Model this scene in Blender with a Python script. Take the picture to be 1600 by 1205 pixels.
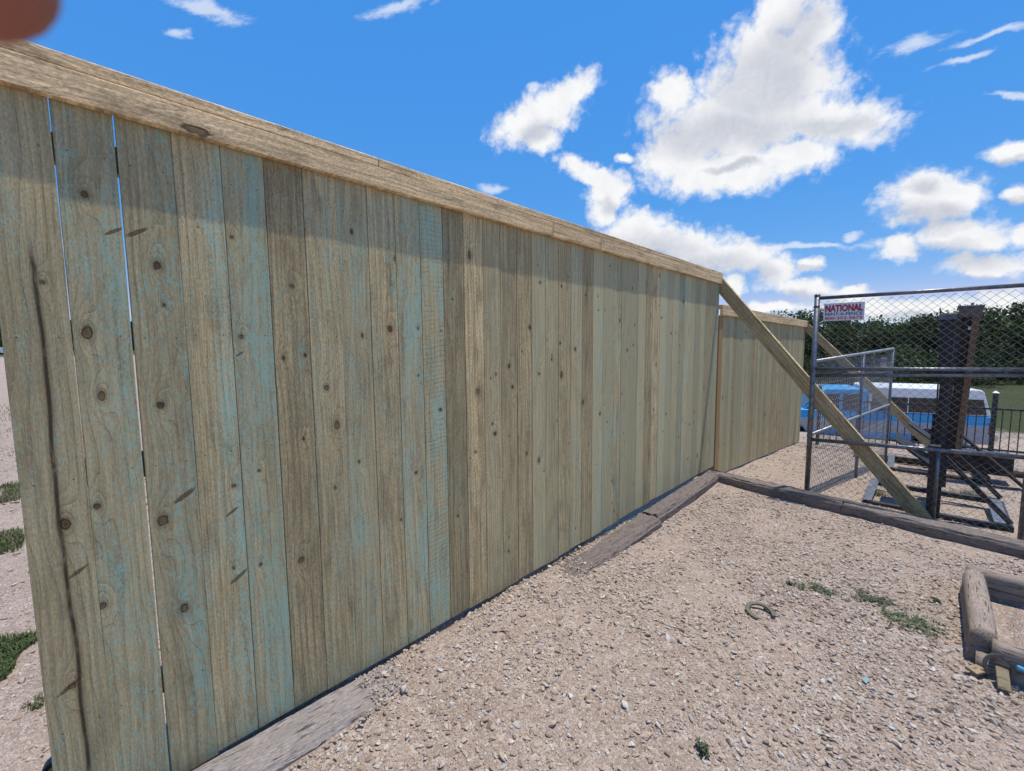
import bpy, bmesh, math, random
import numpy as np
from mathutils import Vector, Matrix, noise as mn
random.seed(7); RNG = np.random.default_rng(11)
R = math.radians
SC = bpy.context.scene
COL = SC.collection
for o in list(bpy.data.objects): bpy.data.objects.remove(o)

# ------------------------------------------------------------------ camera, world, sun, exposure
CAM = Vector((1.909, -0.4856, 1.55))
cr = Vector((0.72577849, 0.68787344, -0.00870126)); cu = Vector((-0.05771417, 0.07348865, 0.99562467)); cf = Vector((-0.68550322, 0.72210078, -0.09303652))
cd = bpy.data.cameras.new('camera'); cam = bpy.data.objects.new('camera', cd); COL.objects.link(cam)
m = Matrix.Identity(4)
for i in range(3):
    m[i][0], m[i][1], m[i][2], m[i][3] = cr[i], cu[i], -cf[i], CAM[i]
cam.matrix_world = m
cd.sensor_width = 36; cd.lens = 36*695/1600
cd.clip_start = 0.01; cd.clip_end = 3000
cd.dof.use_dof = True; cd.dof.focus_distance = 4.0; cd.dof.aperture_fstop = 8.5
SC.camera = cam
SUN = Vector((0.112, 0.225, 0.968)).normalized()
SC.view_settings.view_transform = 'Standard'; SC.view_settings.look = 'None'
SC.view_settings.gamma = 1; SC.view_settings.use_curve_mapping = False
SC.view_settings.exposure = 0.54
sd = bpy.data.lights.new('sun', 'SUN'); sd.energy = 3.4; sd.angle = R(0.53); sd.color = (1, .94, .85)
so = bpy.data.objects.new('sun', sd); COL.objects.link(so)
so.rotation_euler = SUN.to_track_quat('Z', 'Y').to_euler(); so.location = (3, 3, 12)

class NT:
    """small wrapper for building node trees"""
    def __init__(s, tree): s.t = tree; s.L = tree.links.new
    def put(s, sock, v):
        if v is None: return
        if hasattr(v, 'is_output'): s.L(v, sock)
        elif isinstance(v, (tuple, list)) and sock.type == 'RGBA' and len(v) == 3: sock.default_value = (*v, 1)
        else: sock.default_value = v
    def n(s, typ, ins=None, **kw):
        nd = s.t.nodes.new(typ)
        for k, v in kw.items(): setattr(nd, k, v)
        for k, v in (ins or {}).items(): s.put(nd.inputs[k], v)
        return nd
    def m(s, op, a, b=None, c=None, clamp=False):
        nd = s.t.nodes.new('ShaderNodeMath'); nd.operation = op; nd.use_clamp = clamp
        for i, v in enumerate((a, b, c)): s.put(nd.inputs[i], v)
        return nd.outputs[0]
    def vm(s, op, a, b=None, out=0):
        nd = s.t.nodes.new('ShaderNodeVectorMath'); nd.operation = op
        s.put(nd.inputs[0], a)
        if b is not None: s.put(nd.inputs['Scale' if op == 'SCALE' else 1], b)
        return nd.outputs['Value' if op in ('LENGTH', 'DOT_PRODUCT', 'DISTANCE') else 0]
    def xyz(s, x=0., y=0., z=0.):
        nd = s.t.nodes.new('ShaderNodeCombineXYZ')
        for i, v in enumerate((x, y, z)): s.put(nd.inputs[i], v)
        return nd.outputs[0]
    def sep(s, v):
        nd = s.t.nodes.new('ShaderNodeSeparateXYZ'); s.L(v, nd.inputs[0]); return nd.outputs
    def noise(s, vec, scale=1., detail=3., rough=.55, dist=0., col=False):
        nd = s.n('ShaderNodeTexNoise', {'Vector': vec, 'Scale': scale, 'Detail': detail, 'Roughness': rough, 'Distortion': dist})
        return nd.outputs['Color' if col else 'Fac']
    def ss(s, x, lo, hi, a=0., b=1.):
        nd = s.t.nodes.new('ShaderNodeMapRange'); nd.interpolation_type = 'SMOOTHSTEP'
        for k, v in (('Value', x), ('From Min', lo), ('From Max', hi), ('To Min', a), ('To Max', b)): s.put(nd.inputs[k], v)
        return nd.outputs[0]
    def mix(s, f, a, b, mode='MIX'):
        nd = s.t.nodes.new('ShaderNodeMix'); nd.data_type = 'RGBA'; nd.blend_type = mode
        s.put(nd.inputs[0], f); s.put(nd.inputs[6], a); s.put(nd.inputs[7], b)
        return nd.outputs[2]
    def ramp(s, f, stops):
        nd = s.t.nodes.new('ShaderNodeValToRGB'); s.L(f, nd.inputs[0]); e = nd.color_ramp.elements
        while len(e) < len(stops): e.new(.5)
        for i, (p, c) in enumerate(stops): e[i].position = p; e[i].color = (*c, 1)
        return nd.outputs[0]
    def attr(s, name, out='Fac'):
        nd = s.t.nodes.new('ShaderNodeAttribute'); nd.attribute_type = 'OBJECT'; nd.attribute_name = name
        return nd.outputs[out]

# --- sky: Nishita with clouds laid out by direction (stereographic about a fixed compass direction)
W = bpy.data.worlds.new('World'); SC.world = W; W.use_nodes = True; W.cycles.sampling_method = 'MANUAL'; W.cycles.sample_map_resolution = 512
T = NT(W.node_tree); W.node_tree.nodes.clear()
BIG = [(0.0732, 0.076, 0.0216, 0.0255, -0.369), (0.0709, 0.051, 0.0325, 0.0227, -0.207), (0.1803, -0.0585, 0.0265, 0.0186, -0.106), (-0.1397, 0.065, 0.0342, 0.0191, 0.093), (0.026, 0.0143, 0.0632, 0.0258, -0.164), (0.0549, 0.0986, 0.0228, 0.0245, -0.241), (0.0511, 0.0683, 0.0452, 0.0333, -0.215), (0.0419, 0.0385, 0.0674, 0.0361, -0.188), (0.0972, 0.0141, 0.0519, 0.0201, -0.266), (0.0046, 0.0255, 0.0569, 0.0359, -0.17), (-0.0294, 0.0567, 0.0233, 0.0188, -0.184), (0.0169, -0.0133, 0.074, 0.0208, -0.054), (-0.0225, 0.0061, 0.0374, 0.0273, -0.151), (0.0723, -0.0084, 0.0415, 0.0144, -0.012), (-0.1604, 0.0614, 0.0418, 0.0217, 0.272), (-0.1229, 0.0763, 0.0334, 0.0133, 0.26), (-0.1488, 0.0427, 0.0192, 0.0135, -0.158), (-0.1073, 0.0056, 0.0371, 0.0117, -0.493), (-0.0893, -0.0148, 0.023, 0.0204, -0.134), (-0.0967, -0.0334, 0.0144, 0.0161, -0.123), (-0.0695, 0.0116, 0.0086, 0.0051, -0.15), (-0.0589, -0.0578, 0.0459, 0.0226, -0.107), (-0.0095, -0.0771, 0.0553, 0.021, -0.264), (0.0372, -0.0913, 0.0369, 0.0182, -0.073), (0.0665, -0.1069, 0.0202, 0.0204, -0.055), (0.0915, -0.1229, 0.0305, 0.0101, -0.034), (0.0284, -0.1178, 0.0139, 0.0113, -0.051), (0.1272, -0.1296, 0.0233, 0.0081, -0.019), (0.1685, -0.0558, 0.0322, 0.0228, -0.109), (0.1939, -0.0858, 0.0315, 0.014, -0.155), (0.1557, -0.0914, 0.0159, 0.0106, -0.062), (0.2102, -0.1092, 0.0267, 0.0101, -0.031), (0.2097, -0.0273, 0.015, 0.0089, 0.019), (0.218, -0.0567, 0.0106, 0.0069, -0.113), (0.2253, -0.0878, 0.0099, 0.0096, -0.063), (0.0942, -0.1014, 0.0159, 0.0069, 0.118), (0.1807, -0.141, 0.0444, 0.0098, 0.01), (0.2248, -0.1353, 0.0207, 0.0112, 0.014), (0.0623, -0.1403, 0.0329, 0.0056, -0.022), (0.133, -0.1412, 0.0417, 0.0093, -0.003)]
WISP = [(0.1422, 0.0548, 0.0173, 0.0054, 0.112), (0.1697, 0.0382, 0.0151, 0.0025, 0.154), (0.1814, 0.0514, 0.024, 0.0028, 0.132), (0.1606, -0.0969, 0.0066, 0.0032, -0.054), (-0.2593, 0.1676, 0.0347, 0.0059, 0.002), (-0.4309, 0.1922, 0.0326, 0.0068, -0.396), (-0.2082, 0.0023, 0.0137, 0.0057, -0.489), (0.0891, -0.0835, 0.0597, 0.0034, -0.024), (0.1237, -0.0769, 0.0073, 0.0038, 0.093), (-0.4609, 0.1785, 0.0104, 0.0041, -0.131), (0.2012, 0.0109, 0.0133, 0.0025, -0.208), (-0.1523, 0.0867, 0.0074, 0.0041, -0.175)]
GREY = [(0.0153, 0.0211, 0.0667, 0.0195, -0.116), (0.0456, 0.0517, 0.0392, 0.0279, 0.149), (0.0635, 0.0783, 0.0183, 0.0257, -0.228), (0.0933, 0.0101, 0.0412, 0.0087, -0.244), (0.0274, -0.0105, 0.0215, 0.0043, -0.057), (0.1708, -0.0707, 0.0315, 0.0101, -0.089), (0.1936, -0.0956, 0.028, 0.0081, -0.106), (0.1635, -0.048, 0.0119, 0.0079, -0.119), (-0.0464, -0.0736, 0.0507, 0.0152, -0.183), (0.0088, -0.0953, 0.0443, 0.0125, -0.213), (0.0521, -0.1091, 0.0165, 0.011, -0.055), (0.0932, -0.1306, 0.0254, 0.0054, -0.025), (0.2116, -0.0319, 0.0133, 0.0045, 0.025), (0.2191, -0.0626, 0.01, 0.0042, -0.103), (-0.1544, 0.0492, 0.0192, 0.01, 0.102), (-0.0932, -0.0277, 0.0091, 0.0098, -0.126), (0.211, -0.1142, 0.025, 0.0051, -0.023), (0.1773, -0.1465, 0.0409, 0.0049, 0.016), (0.0934, -0.1043, 0.013, 0.0035, -0.053)]
co = T.n('ShaderNodeTexCoord').outputs['Generated']
dirn = T.vm('NORMALIZE', co)
bc, ba, bb = (-0.3342, 0.8792, 0.3397), (0.9348, 0.3553, 0.), (0.1207, -0.3176, 0.9405)
k = T.m('ADD', T.m('MAXIMUM', T.vm('DOT_PRODUCT', dirn, bc), -.9), 1.)
pa = T.m('DIVIDE', T.vm('DOT_PRODUCT', dirn, ba), k); pb = T.m('DIVIDE', T.vm('DOT_PRODUCT', dirn, bb), k)
P0 = T.xyz(pa, pb, 0.)
wrp = T.vm('SUBTRACT', T.noise(P0, 28., 5., .6, col=True), (.5, .5, .5))
wrl = T.vm('SUBTRACT', T.noise(P0, 11., 3., .5, col=True), (.5, .5, .5))
P1 = T.vm('ADD', P0, T.vm('ADD', T.vm('SCALE', wrp, .020), T.vm('SCALE', wrl, .018)))
def blobs(P, L):
    out = None
    for x, y, sx, sy, r in L:
        mp = T.n('ShaderNodeMapping', {'Vector': P, 'Location': (x, y, 0), 'Rotation': (0, 0, r), 'Scale': (sx, sy, 1)}, vector_type='TEXTURE')
        mp.inputs['Scale'].default_value = (sx, sy, .02)
        v = T.m('SUBTRACT', 1.36, T.vm('LENGTH', mp.outputs[0]))
        out = v if out is None else T.n('ShaderNodeMath', {0: out, 1: v, 2: .12}, operation='SMOOTH_MAX').outputs[0]
    return out
# sky going on outside the frame: cumulus, cover raised to whiten the fill light, by a 3D noise on the cloud-layer plane
dz = T.sep(dirn)[2]
lay = T.vm('SCALE', dirn, T.m('DIVIDE', 1., T.m('ADD', T.m('MAXIMUM', dz, 0.), .12)))
rest = T.m('SUBTRACT', T.noise(lay, .75, 4., .5), .53)
away = T.ss(T.vm('LENGTH', T.xyz(T.m('SUBTRACT', pa, -.1), pb, 0.)), .42, .60)
rest = T.m('MULTIPLY', T.m('MULTIPLY', rest, 4.), away)
rest = T.m('SUBTRACT', rest, T.m('MULTIPLY', T.m('SUBTRACT', 1., away), 1.))
field = T.m('MAXIMUM', blobs(P1, BIG), rest)
fb = T.m('SUBTRACT', T.noise(P0, 42., 9., .62), .5)
fine = T.m('SUBTRACT', T.noise(P0, 150., 7., .7), .5)
vor = T.n('ShaderNodeTexVoronoi', {'Vector': P1, 'Scale': 95., 'Detail': 2., 'Roughness': .5}, feature='F1').outputs['Distance']
puff = T.m('SUBTRACT', .45, vor)
dens = T.m('ADD', T.m('ADD', T.m('MULTIPLY', field, 1.), T.m('MULTIPLY', fb, 1.0)), T.m('ADD', T.m('MULTIPLY', fine, .36), T.m('MULTIPLY', puff, .34)))
alpha = T.ss(dens, -.04, .68)
wn = T.noise(T.vm('MULTIPLY', P0, (40., 110., 1.)), 1., 7., .68)
wd = T.m('ADD', blobs(P1, WISP), T.m('MULTIPLY', T.m('SUBTRACT', wn, .5), 2.4))
walpha = T.m('MULTIPLY', T.ss(wd, .05, 1.1), .62)
# soft grey shade painted into the cloud colour, mainly bases and thick middles
P2 = T.vm('ADD', P0, T.vm('SCALE', T.vm('SUBTRACT', T.noise(P0, 14., 5., .6, col=True), (.5, .5, .5)), .045))
gsh = T.m('ADD', T.ss(blobs(P2, GREY), -.15, 1.0), T.m('MULTIPLY', T.ss(rest, .25, 1.2), .8), clamp=True)
shade = T.m('MULTIPLY', gsh, T.ss(T.noise(P0, 30., 7., .6), .25, .65, .55, 1.))
bil = T.ss(T.noise(P1, 60., 6., .6), .35, .62, .16, 0.)
ccol = T.mix(T.m('ADD', T.m('MULTIPLY', shade, .95), T.m('MULTIPLY', bil, T.ss(field, .1, .5)), clamp=True), (1.0, 1.0, 1.0), (.61, .635, .70))
sky = T.n('ShaderNodeTexSky', sky_type='NISHITA', sun_disc=False)
sky.sun_elevation = math.asin(SUN.z); sky.sun_rotation = math.atan2(SUN.x, SUN.y)
sky.air_density = 1.0; sky.dust_density = .15; sky.ozone_density = 2.0; sky.altitude = 700
SKY_STR = .15
# colour grade of the sky: the phone holds the blue nearly constant down to the horizon
sx_, sy_, sz_ = T.sep(sky.outputs[0])
sz_ = T.m('MAXIMUM', sz_, .01)
bb_ = T.m('MULTIPLY', T.m('POWER', sz_, .15), 3.0)
rr_ = T.m('MULTIPLY', bb_, T.m('MULTIPLY', T.m('POWER', T.m('DIVIDE', sx_, sz_), 2.6), 1.62))
gg_ = T.m('MULTIPLY', bb_, T.m('MULTIPLY', T.m('POWER', T.m('DIVIDE', sy_, sz_), 1.15), .76))
rr_ = T.m('MINIMUM', rr_, T.m('MULTIPLY', gg_, .80))
skyc = T.xyz(rr_, gg_, bb_)
CL = .67/SKY_STR
ccs = T.vm('SCALE', ccol, CL)
c1 = T.mix(walpha, skyc, T.vm('SCALE', T.xyz(.92, .96, 1.), CL))
c2 = T.mix(T.m('MULTIPLY', alpha, .97), c1, ccs)
bg = T.n('ShaderNodeBackground', {'Color': c2, 'Strength': SKY_STR})
T.L(bg.outputs[0], T.n('ShaderNodeOutputWorld').inputs[0])

# ------------------------------------------------------------------ object helpers
def tag(o, label=None, cat=None, group=None, kind=None):
    if label: o['label'] = label
    if cat: o['category'] = cat
    if group: o['group'] = group
    if kind: o['kind'] = kind
    return o
def empty(name, loc=(0, 0, 0), rz=0., label=None, cat=None, group=None):
    o = bpy.data.objects.new(name, None); COL.objects.link(o); o.location = loc; o.rotation_euler = (0, 0, rz)
    o.empty_display_size = .1
    return tag(o, label, cat, group)
def link(name, me, parent=None, loc=(0, 0, 0), rot=(0, 0, 0), mat=None):
    o = bpy.data.objects.new(name, me); COL.objects.link(o)
    if parent: o.parent = parent
    o.location = loc; o.rotation_euler = rot
    if mat: me.materials.clear(); me.materials.append(mat)
    return o
class MB:
    """collects shapes for ONE mesh"""
    def __init__(s): s.v = []; s.f = []
    def add(s, vs, fs):
        b = len(s.v); s.v += [tuple(v) for v in vs]; s.f += [tuple(b+i for i in f) for f in fs]; return s
    def box(s, a, b):
        (x0, y0, z0), (x1, y1, z1) = a, b
        return s.add([(x0,y0,z0),(x1,y0,z0),(x1,y1,z0),(x0,y1,z0),(x0,y0,z1),(x1,y0,z1),(x1,y1,z1),(x0,y1,z1)],
                     [(0,3,2,1),(4,5,6,7),(0,1,5,4),(1,2,6,5),(2,3,7,6),(3,0,4,7)])
    def bar(s, p, q, w, t, up=(0, 0, 1)):
        """box beam from p to q, w wide (sideways), t thick (along up)"""
        p, q = Vector(p), Vector(q); d = (q-p).normalized(); sd_ = d.cross(Vector(up))
        sd_ = sd_.normalized() if sd_.length > 1e-4 else Vector((1, 0, 0)); u = sd_.cross(d).normalized()
        vs = [e + sd_*(w/2*a) + u*(t/2*b) for e in (p, q) for a, b in ((-1,-1),(1,-1),(1,1),(-1,1))]
        return s.add(vs, [(0,3,2,1),(4,5,6,7),(0,1,5,4),(1,2,6,5),(2,3,7,6),(3,0,4,7)])
    def tube(s, pts, r, n=8, caps=True):
        pts = [Vector(p) for p in pts]; b = len(s.v); up = Vector((0, 0, 1)); N = len(pts)
        for i, p in enumerate(pts):
            d = (pts[min(i+1, N-1)] - pts[max(i-1, 0)]).normalized()
            a = d.cross(up);
            if a.length < .05: a = d.cross(Vector((0, 1, 0)))
            a.normalize(); c = a.cross(d); rr = r[i] if isinstance(r, (list, tuple)) else r
            for k in range(n):
                t = 2*math.pi*k/n; s.v.append(tuple(p + a*(rr*math.cos(t)) + c*(rr*math.sin(t))))
        for i in range(N-1):
            for k in range(n):
                s.f.append((b+i*n+k, b+i*n+(k+1) % n, b+(i+1)*n+(k+1) % n, b+(i+1)*n+k))
        if caps: s.f.append(tuple(b+k for k in range(n))[::-1]); s.f.append(tuple(b+(N-1)*n+k for k in range(n)))
        return s
    def prism(s, poly, axis, a, b):
        """poly of 2D points extruded along axis (0,1,2) from a to b"""
        n = len(poly)
        def P(p, h):
            q = [0, 0, 0]; o = [i for i in range(3) if i != axis]; q[o[0]] = p[0]; q[o[1]] = p[1]; q[axis] = h; return q
        return s.add([P(p, a) for p in poly]+[P(p, b) for p in poly],
                     [tuple(range(n))[::-1], tuple(range(n, 2*n))]+[(i, (i+1) % n, n+(i+1) % n, n+i) for i in range(n)])
    def mesh(s, name, mat=None, bevel=0., smooth=False, seg=1):
        me = bpy.data.meshes.new(name); me.from_pydata(s.v, [], s.f)
        bm = bmesh.new(); bm.from_mesh(me); bmesh.ops.recalc_face_normals(bm, faces=bm.faces)
        if bevel: bmesh.ops.bevel(bm, geom=bm.edges[:], offset=bevel, segments=seg, affect='EDGES', profile=.5, clamp_overlap=True)
        bm.to_mesh(me); bm.free()
        if mat: me.materials.append(mat)
        if smooth:
            for p in me.polygons: p.use_smooth = True
        return me
    def build(s, name, mat, parent=None, bevel=0., smooth=False, loc=(0, 0, 0), rot=(0, 0, 0), seg=1):
        return link(name, s.mesh(name, mat, bevel, smooth, seg), parent, loc, rot)
def children(o): return [c for c in bpy.data.objects if c.parent == o]
def copy_tree(o, parent=None):
    c = o.copy(); COL.objects.link(c); c.parent = parent
    for ch in children(o): copy_tree(ch, c)
    return c

# ------------------------------------------------------------------ materials
def newmat(name, rough=.8, metallic=0., spec=.3):
    mt = bpy.data.materials.new(name); mt.use_nodes = True; t = NT(mt.node_tree); mt.node_tree.nodes.clear()
    b = t.n('ShaderNodeBsdfPrincipled', {'Roughness': rough, 'Metallic': metallic, 'Specular IOR Level': spec})
    t.L(b.outputs[0], t.n('ShaderNodeOutputMaterial').inputs[0])
    return mt, t, b
def bump(t, b, h, strength=.4, dist=.002):
    bn = t.n('ShaderNodeBump', {'Height': h, 'Strength': strength, 'Distance': dist}); t.L(bn.outputs[0], b.inputs['Normal'])

def wood(name, au, av, A, B, knots=0, teal=False, kcol=(.055, .03, .016), grain=1., rand_knots=False, rings=9.):
    """sawn pine: au = axis across the grain, av = axis along it (object space, metres)"""
    mt, t, b = newmat(name, .82, 0., .22)
    oc = t.n('ShaderNodeTexCoord').outputs['Object']; X = t.sep(oc); u, v = X[au], X[av]
    seed = t.attr('seed')
    if rand_knots:
        seed = t.m('MULTIPLY', t.n('ShaderNodeObjectInfo').outputs['Random'], 37.)
    other = X[[i for i in range(3) if i not in (au, av)][0]]
    P = t.xyz(u, v, t.m('ADD', seed, t.m('MULTIPLY', other, .8)))
    kd = None; kf = None
    if rand_knots:
        vv = t.n('ShaderNodeTexVoronoi', {'Vector': t.xyz(t.m('MULTIPLY', u, 9.), t.m('MULTIPLY', v, 2.6), seed), 'Scale': 1., 'Randomness': .9}, voronoi_dimensions='3D')
        dd = t.m('MULTIPLY', vv.outputs['Distance'], 8.)
        kd = dd; kf = t.m('EXPONENT', t.m('MULTIPLY', dd, -.7))
    for i in range(knots):
        kv = t.sep(t.attr('knot%d' % i, 'Vector'))
        du = t.m('DIVIDE', t.m('SUBTRACT', u, kv[0]), kv[2]); dv = t.m('DIVIDE', t.m('SUBTRACT', v, kv[1]), kv[2])
        d = t.vm('LENGTH', t.xyz(du, t.m('MULTIPLY', dv, t.m('ADD', .5, t.m('MULTIPLY', t.m('FRACT', t.m('MULTIPLY', kv[0], 97.3)), .6))), 0.))
        dl = t.vm('LENGTH', t.xyz(t.m('MULTIPLY', du, .55), t.m('MULTIPLY', dv, .22), 0.))
        e = t.m('EXPONENT', t.m('MULTIPLY', dl, -1.0))
        kd = d if kd is None else t.m('MINIMUM', kd, d)
        kf = e if kf is None else t.m('ADD', kf, e)
    warp = t.noise(t.vm('MULTIPLY', P, (9., 1.15, 1.)), 1., 2., .45)
    F = t.m('ADD', t.m('MULTIPLY', u, 9.), t.m('MULTIPLY', warp, 1.3))
    if kf is not None: F = t.m('ADD', F, t.m('MULTIPLY', kf, 1.5))
    ph = t.m('FRACT', t.m('MULTIPLY', F, rings*.42))
    ring = t.m('POWER', ph, 3.2)
    ring = t.m('MULTIPLY', ring, t.ss(ph, 1.0, .93))
    Pb = P if kf is None else t.xyz(t.m('ADD', u, t.m('MULTIPLY', kf, .022)), v, t.m('ADD', seed, t.m('MULTIPLY', other, .8)))
    fib = t.noise(t.vm('MULTIPLY', Pb, (330., 9., 1.)), 1., 4., .7)
    stk = t.noise(t.vm('MULTIPLY', Pb, (95., 1.6, 1.)), 1., 5., .62)
    blot = t.noise(t.vm('MULTIPLY', P, (15., 4.5, 1.)), 1., 5., .65)
    blot2 = t.noise(t.vm('MULTIPLY', P, (5., .9, 1.)), 1., 2., .5)
    col = t.mix(t.m('MULTIPLY', ring, .78*grain, clamp=True), A, B)
    col = t.mix(t.ss(blot2, .35, .68, 0., .5), col, B)
    col = t.mix(t.ss(fib, .38, .68, 0., .42), col, t.mix(1., A, (1.3, 1.3, 1.28), 'MULTIPLY'))
    col = t.mix(t.ss(fib, .42, .26, 0., .55), col, (.09, .065, .04))
    col = t.mix(t.ss(blot, .48, .72, 0., .50), col, (.105, .078, .048))
    crk = t.noise(t.vm('MULTIPLY', P, (230., 75., 1.)), 1., 3., .75)
    col = t.mix(1., col, t.vm('SCALE', t.xyz(1., 1., .97), t.ss(crk, .32, .68, .68, 1.28)), 'MULTIPLY')
    strk = t.ss(stk, .34, .66, .68, 1.20)
    h = t.m('ADD', t.m('ADD', t.m('MULTIPLY', ring, -.5), t.m('MULTIPLY', fib, .55)), t.m('MULTIPLY', stk, .5))
    col = t.mix(1., col, t.vm('SCALE', t.xyz(1., .985, .95), strk), 'MULTIPLY')
    if not rand_knots and knots:
        # weathered / treated tint of the single board
        green = t.attr('tint')
        col = t.mix(green, col, t.mix(t.m('MULTIPLY', ring, .45), (.475, .425, .25), (.24, .20, .108)))
    if teal:
        ta = t.attr('teal')
        big = t.noise(t.vm('MULTIPLY', P, (13., 2.1, 3.1)), 1., 4., .62)
        side = t.ss(u, .02, .135, 0., t.attr('side'))
        spk = t.noise(t.vm('MULTIPLY', P, (210., 90., 1.)), 1., 4., .8)
        mid = t.noise(t.vm('MULTIPLY', Pb, (75., 20., 1.)), 1., 5., .75)
        lvl = t.m('ADD', t.m('ADD', big, t.m('MULTIPLY', ta, .34)), side)
        lvl = t.m('ADD', lvl, t.m('ADD', t.m('MULTIPLY', t.m('SUBTRACT', mid, .5), .95), t.m('MULTIPLY', t.m('SUBTRACT', spk, .5), 1.9)))
        tm = t.ss(lvl, .73, 1.02, 0., .80)
        tm = t.m('MULTIPLY', tm, t.ss(ta, 0., .15))
        col = t.mix(tm, col, t.mix(mid, (.21, .42, .33), (.40, .61, .50)))
        # tiny crystals of dried salt all over
        sp2 = t.noise(t.vm('MULTIPLY', P, (260., 120., 5.)), 1., 1., .5)
        sp3 = t.m('MULTIPLY', t.ss(sp2, .57, .68), t.ss(t.noise(t.vm('MULTIPLY', P, (16., 4., 7.)), 1., 3., .6), .38, .60))
        col = t.mix(t.m('MULTIPLY', sp3, t.m('MULTIPLY', t.attr('salt'), .50)), col, (.46, .52, .42))
        h = t.m('ADD', h, t.m('MULTIPLY', spk, .5))
        # dark pitch seam down the first board
        sx = t.m('SUBTRACT', u, t.m('ADD', t.attr('streak'), t.m('MULTIPLY', t.m('SUBTRACT', t.noise(t.vm('MULTIPLY', P, (1., 2.3, 1.)), 1., 3., .5), .5), .035)))
        sm = t.m('MULTIPLY', t.m('SUBTRACT', 1., t.ss(t.m('ABSOLUTE', sx), .0018, .0068)), t.m('MULTIPLY', t.ss(v, 1.86, 1.80), t.ss(v, .06, .22)))
        sm = t.m('MULTIPLY', sm, t.ss(t.noise(t.vm('MULTIPLY', P, (60., 14., 1.)), 1., 4., .7), .30, .52, .35, 1.))
        halo2 = t.m('MULTIPLY', t.m('SUBTRACT', 1., t.ss(t.m('ABSOLUTE', sx), .004, .016)), t.ss(v, 1.9, 1.75))
        col = t.mix(t.m('MULTIPLY', halo2, .45), col, (.15, .095, .05))
        col = t.mix(t.m('MULTIPLY', sm, .85), col, (.035, .022, .014))
        # nail heads in two columns at the four back rails
        nu = t.m('MINIMUM', t.m('ABSOLUTE', t.m('SUBTRACT', u, .028)), t.m('ABSOLUTE', t.m('SUBTRACT', u, .112)))
        nv = None
        for rz_ in (.36, 1.155, 1.59, 2.14):
            q_ = t.m('ABSOLUTE', t.m('SUBTRACT', v, rz_)); nv = q_ if nv is None else t.m('MINIMUM', nv, q_)
        nd_ = t.vm('LENGTH', t.xyz(nu, nv, 0.)); col = t.mix(t.m('MULTIPLY', t.m('SUBTRACT', 1., t.ss(nd_, .0018, .0034)), .75), col, (.06, .045, .035))
        for q_ in (0, 1):
            sv_ = t.sep(t.attr('slash%d' % q_, 'Vector')); du = t.m('SUBTRACT', u, sv_[0]); dv = t.m('SUBTRACT', v, sv_[1])
            al = t.m('ADD', t.m('MULTIPLY', du, .84), t.m('MULTIPLY', dv, .54)); ac = t.m('SUBTRACT', t.m('MULTIPLY', dv, .84), t.m('MULTIPLY', du, .54))
            dd_ = t.vm('LENGTH', t.xyz(t.m('DIVIDE', al, sv_[2]), t.m('DIVIDE', ac, t.m('MULTIPLY', sv_[2], .22)), 0.))
            dd_ = t.m('ADD', dd_, t.m('MULTIPLY', t.m('SUBTRACT', mid, .5), .9))
            sk = t.m('SUBTRACT', 1., t.ss(dd_, .6, 1.15)); col = t.mix(t.m('MULTIPLY', sk, .78), col, (.10, .058, .03)); h = t.m('SUBTRACT', h, t.m('MULTIPLY', sk, .7))
        # saw-blade marks
        sw = t.m('SINE', t.m('MULTIPLY', t.m('ADD', t.m('ADD', v, t.m('MULTIPLY', t.noise(t.vm('MULTIPLY', P, (3., 6., 1.)), 1., 3., .6), .06)), t.m('MULTIPLY', u, t.attr('sawslope'))), 260.))
        sww = t.m('MULTIPLY', t.m('MULTIPLY', t.ss(sw, .45, .98), t.attr('saw')), t.ss(t.noise(t.vm('MULTIPLY', P, (20., 9., 2.)), 1., 3., .6), .38, .55))
        col = t.mix(t.m('MULTIPLY', sww, .55), col, (.075, .062, .045)); h = t.m('SUBTRACT', h, t.m('MULTIPLY', sww, .8))
    if kd is not None:
        wob = t.m('ADD', kd, t.m('MULTIPLY', t.m('SUBTRACT', t.noise(t.vm('MULTIPLY', P, (55., 38., 1.)), 1., 4., .65), .5), 1.25))
        kb = t.m('SUBTRACT', 1., t.ss(wob, .85, 1.25))
        if rand_knots: kb = t.m('MULTIPLY', kb, t.ss(t.sep(vv.outputs['Color'])[0], .62, .64))
        halo = t.m('SUBTRACT', 1., t.ss(wob, 1.1, 2.6))
        if rand_knots: halo = t.m('MULTIPLY', halo, t.ss(t.sep(vv.outputs['Color'])[0], .62, .64))
        kring = t.m('SINE', t.m('MULTIPLY', wob, 14.))
        kc = t.mix(t.ss(kring, -.6, .9), kcol, (.17, .10, .055))
        kc = t.mix(t.ss(t.noise(t.vm('MULTIPLY', P, (6., 3., 1.)), 1., 1.), .42, .58), kc, t.mix(.6, kc, (.26, .18, .10)))
        kc = t.mix(t.m('SUBTRACT', 1., t.ss(t.m('ABSOLUTE', t.m('SUBTRACT', wob, .95)), .0, .28)), kc, (.02, .013, .008))
        col = t.mix(t.m('MULTIPLY', halo, .35), col, (.12, .08, .045))
        col = t.mix(t.m('MULTIPLY', kb, .9), col, kc); h = t.m('SUBTRACT', h, t.m('MULTIPLY', kb, .8))
    if not rand_knots and knots:
        col = t.mix(1., col, t.vm('SCALE', t.xyz(1., 1., 1.), t.attr('val')), 'MULTIPLY')
    t.put(b.inputs['Base Color'], col); bump(t, b, h, .8, .0022)
    return mt
M = {}
M['picket'] = wood('treated_picket_wood', 1, 2, (.57, .435, .24), (.28, .188, .092), knots=6, teal=True)
M['cap'] = wood('cap_board_wood', 2, 1, (.80, .585, .35), (.55, .37, .20), rand_knots=True, kcol=(.10, .05, .025), grain=.6)
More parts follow.
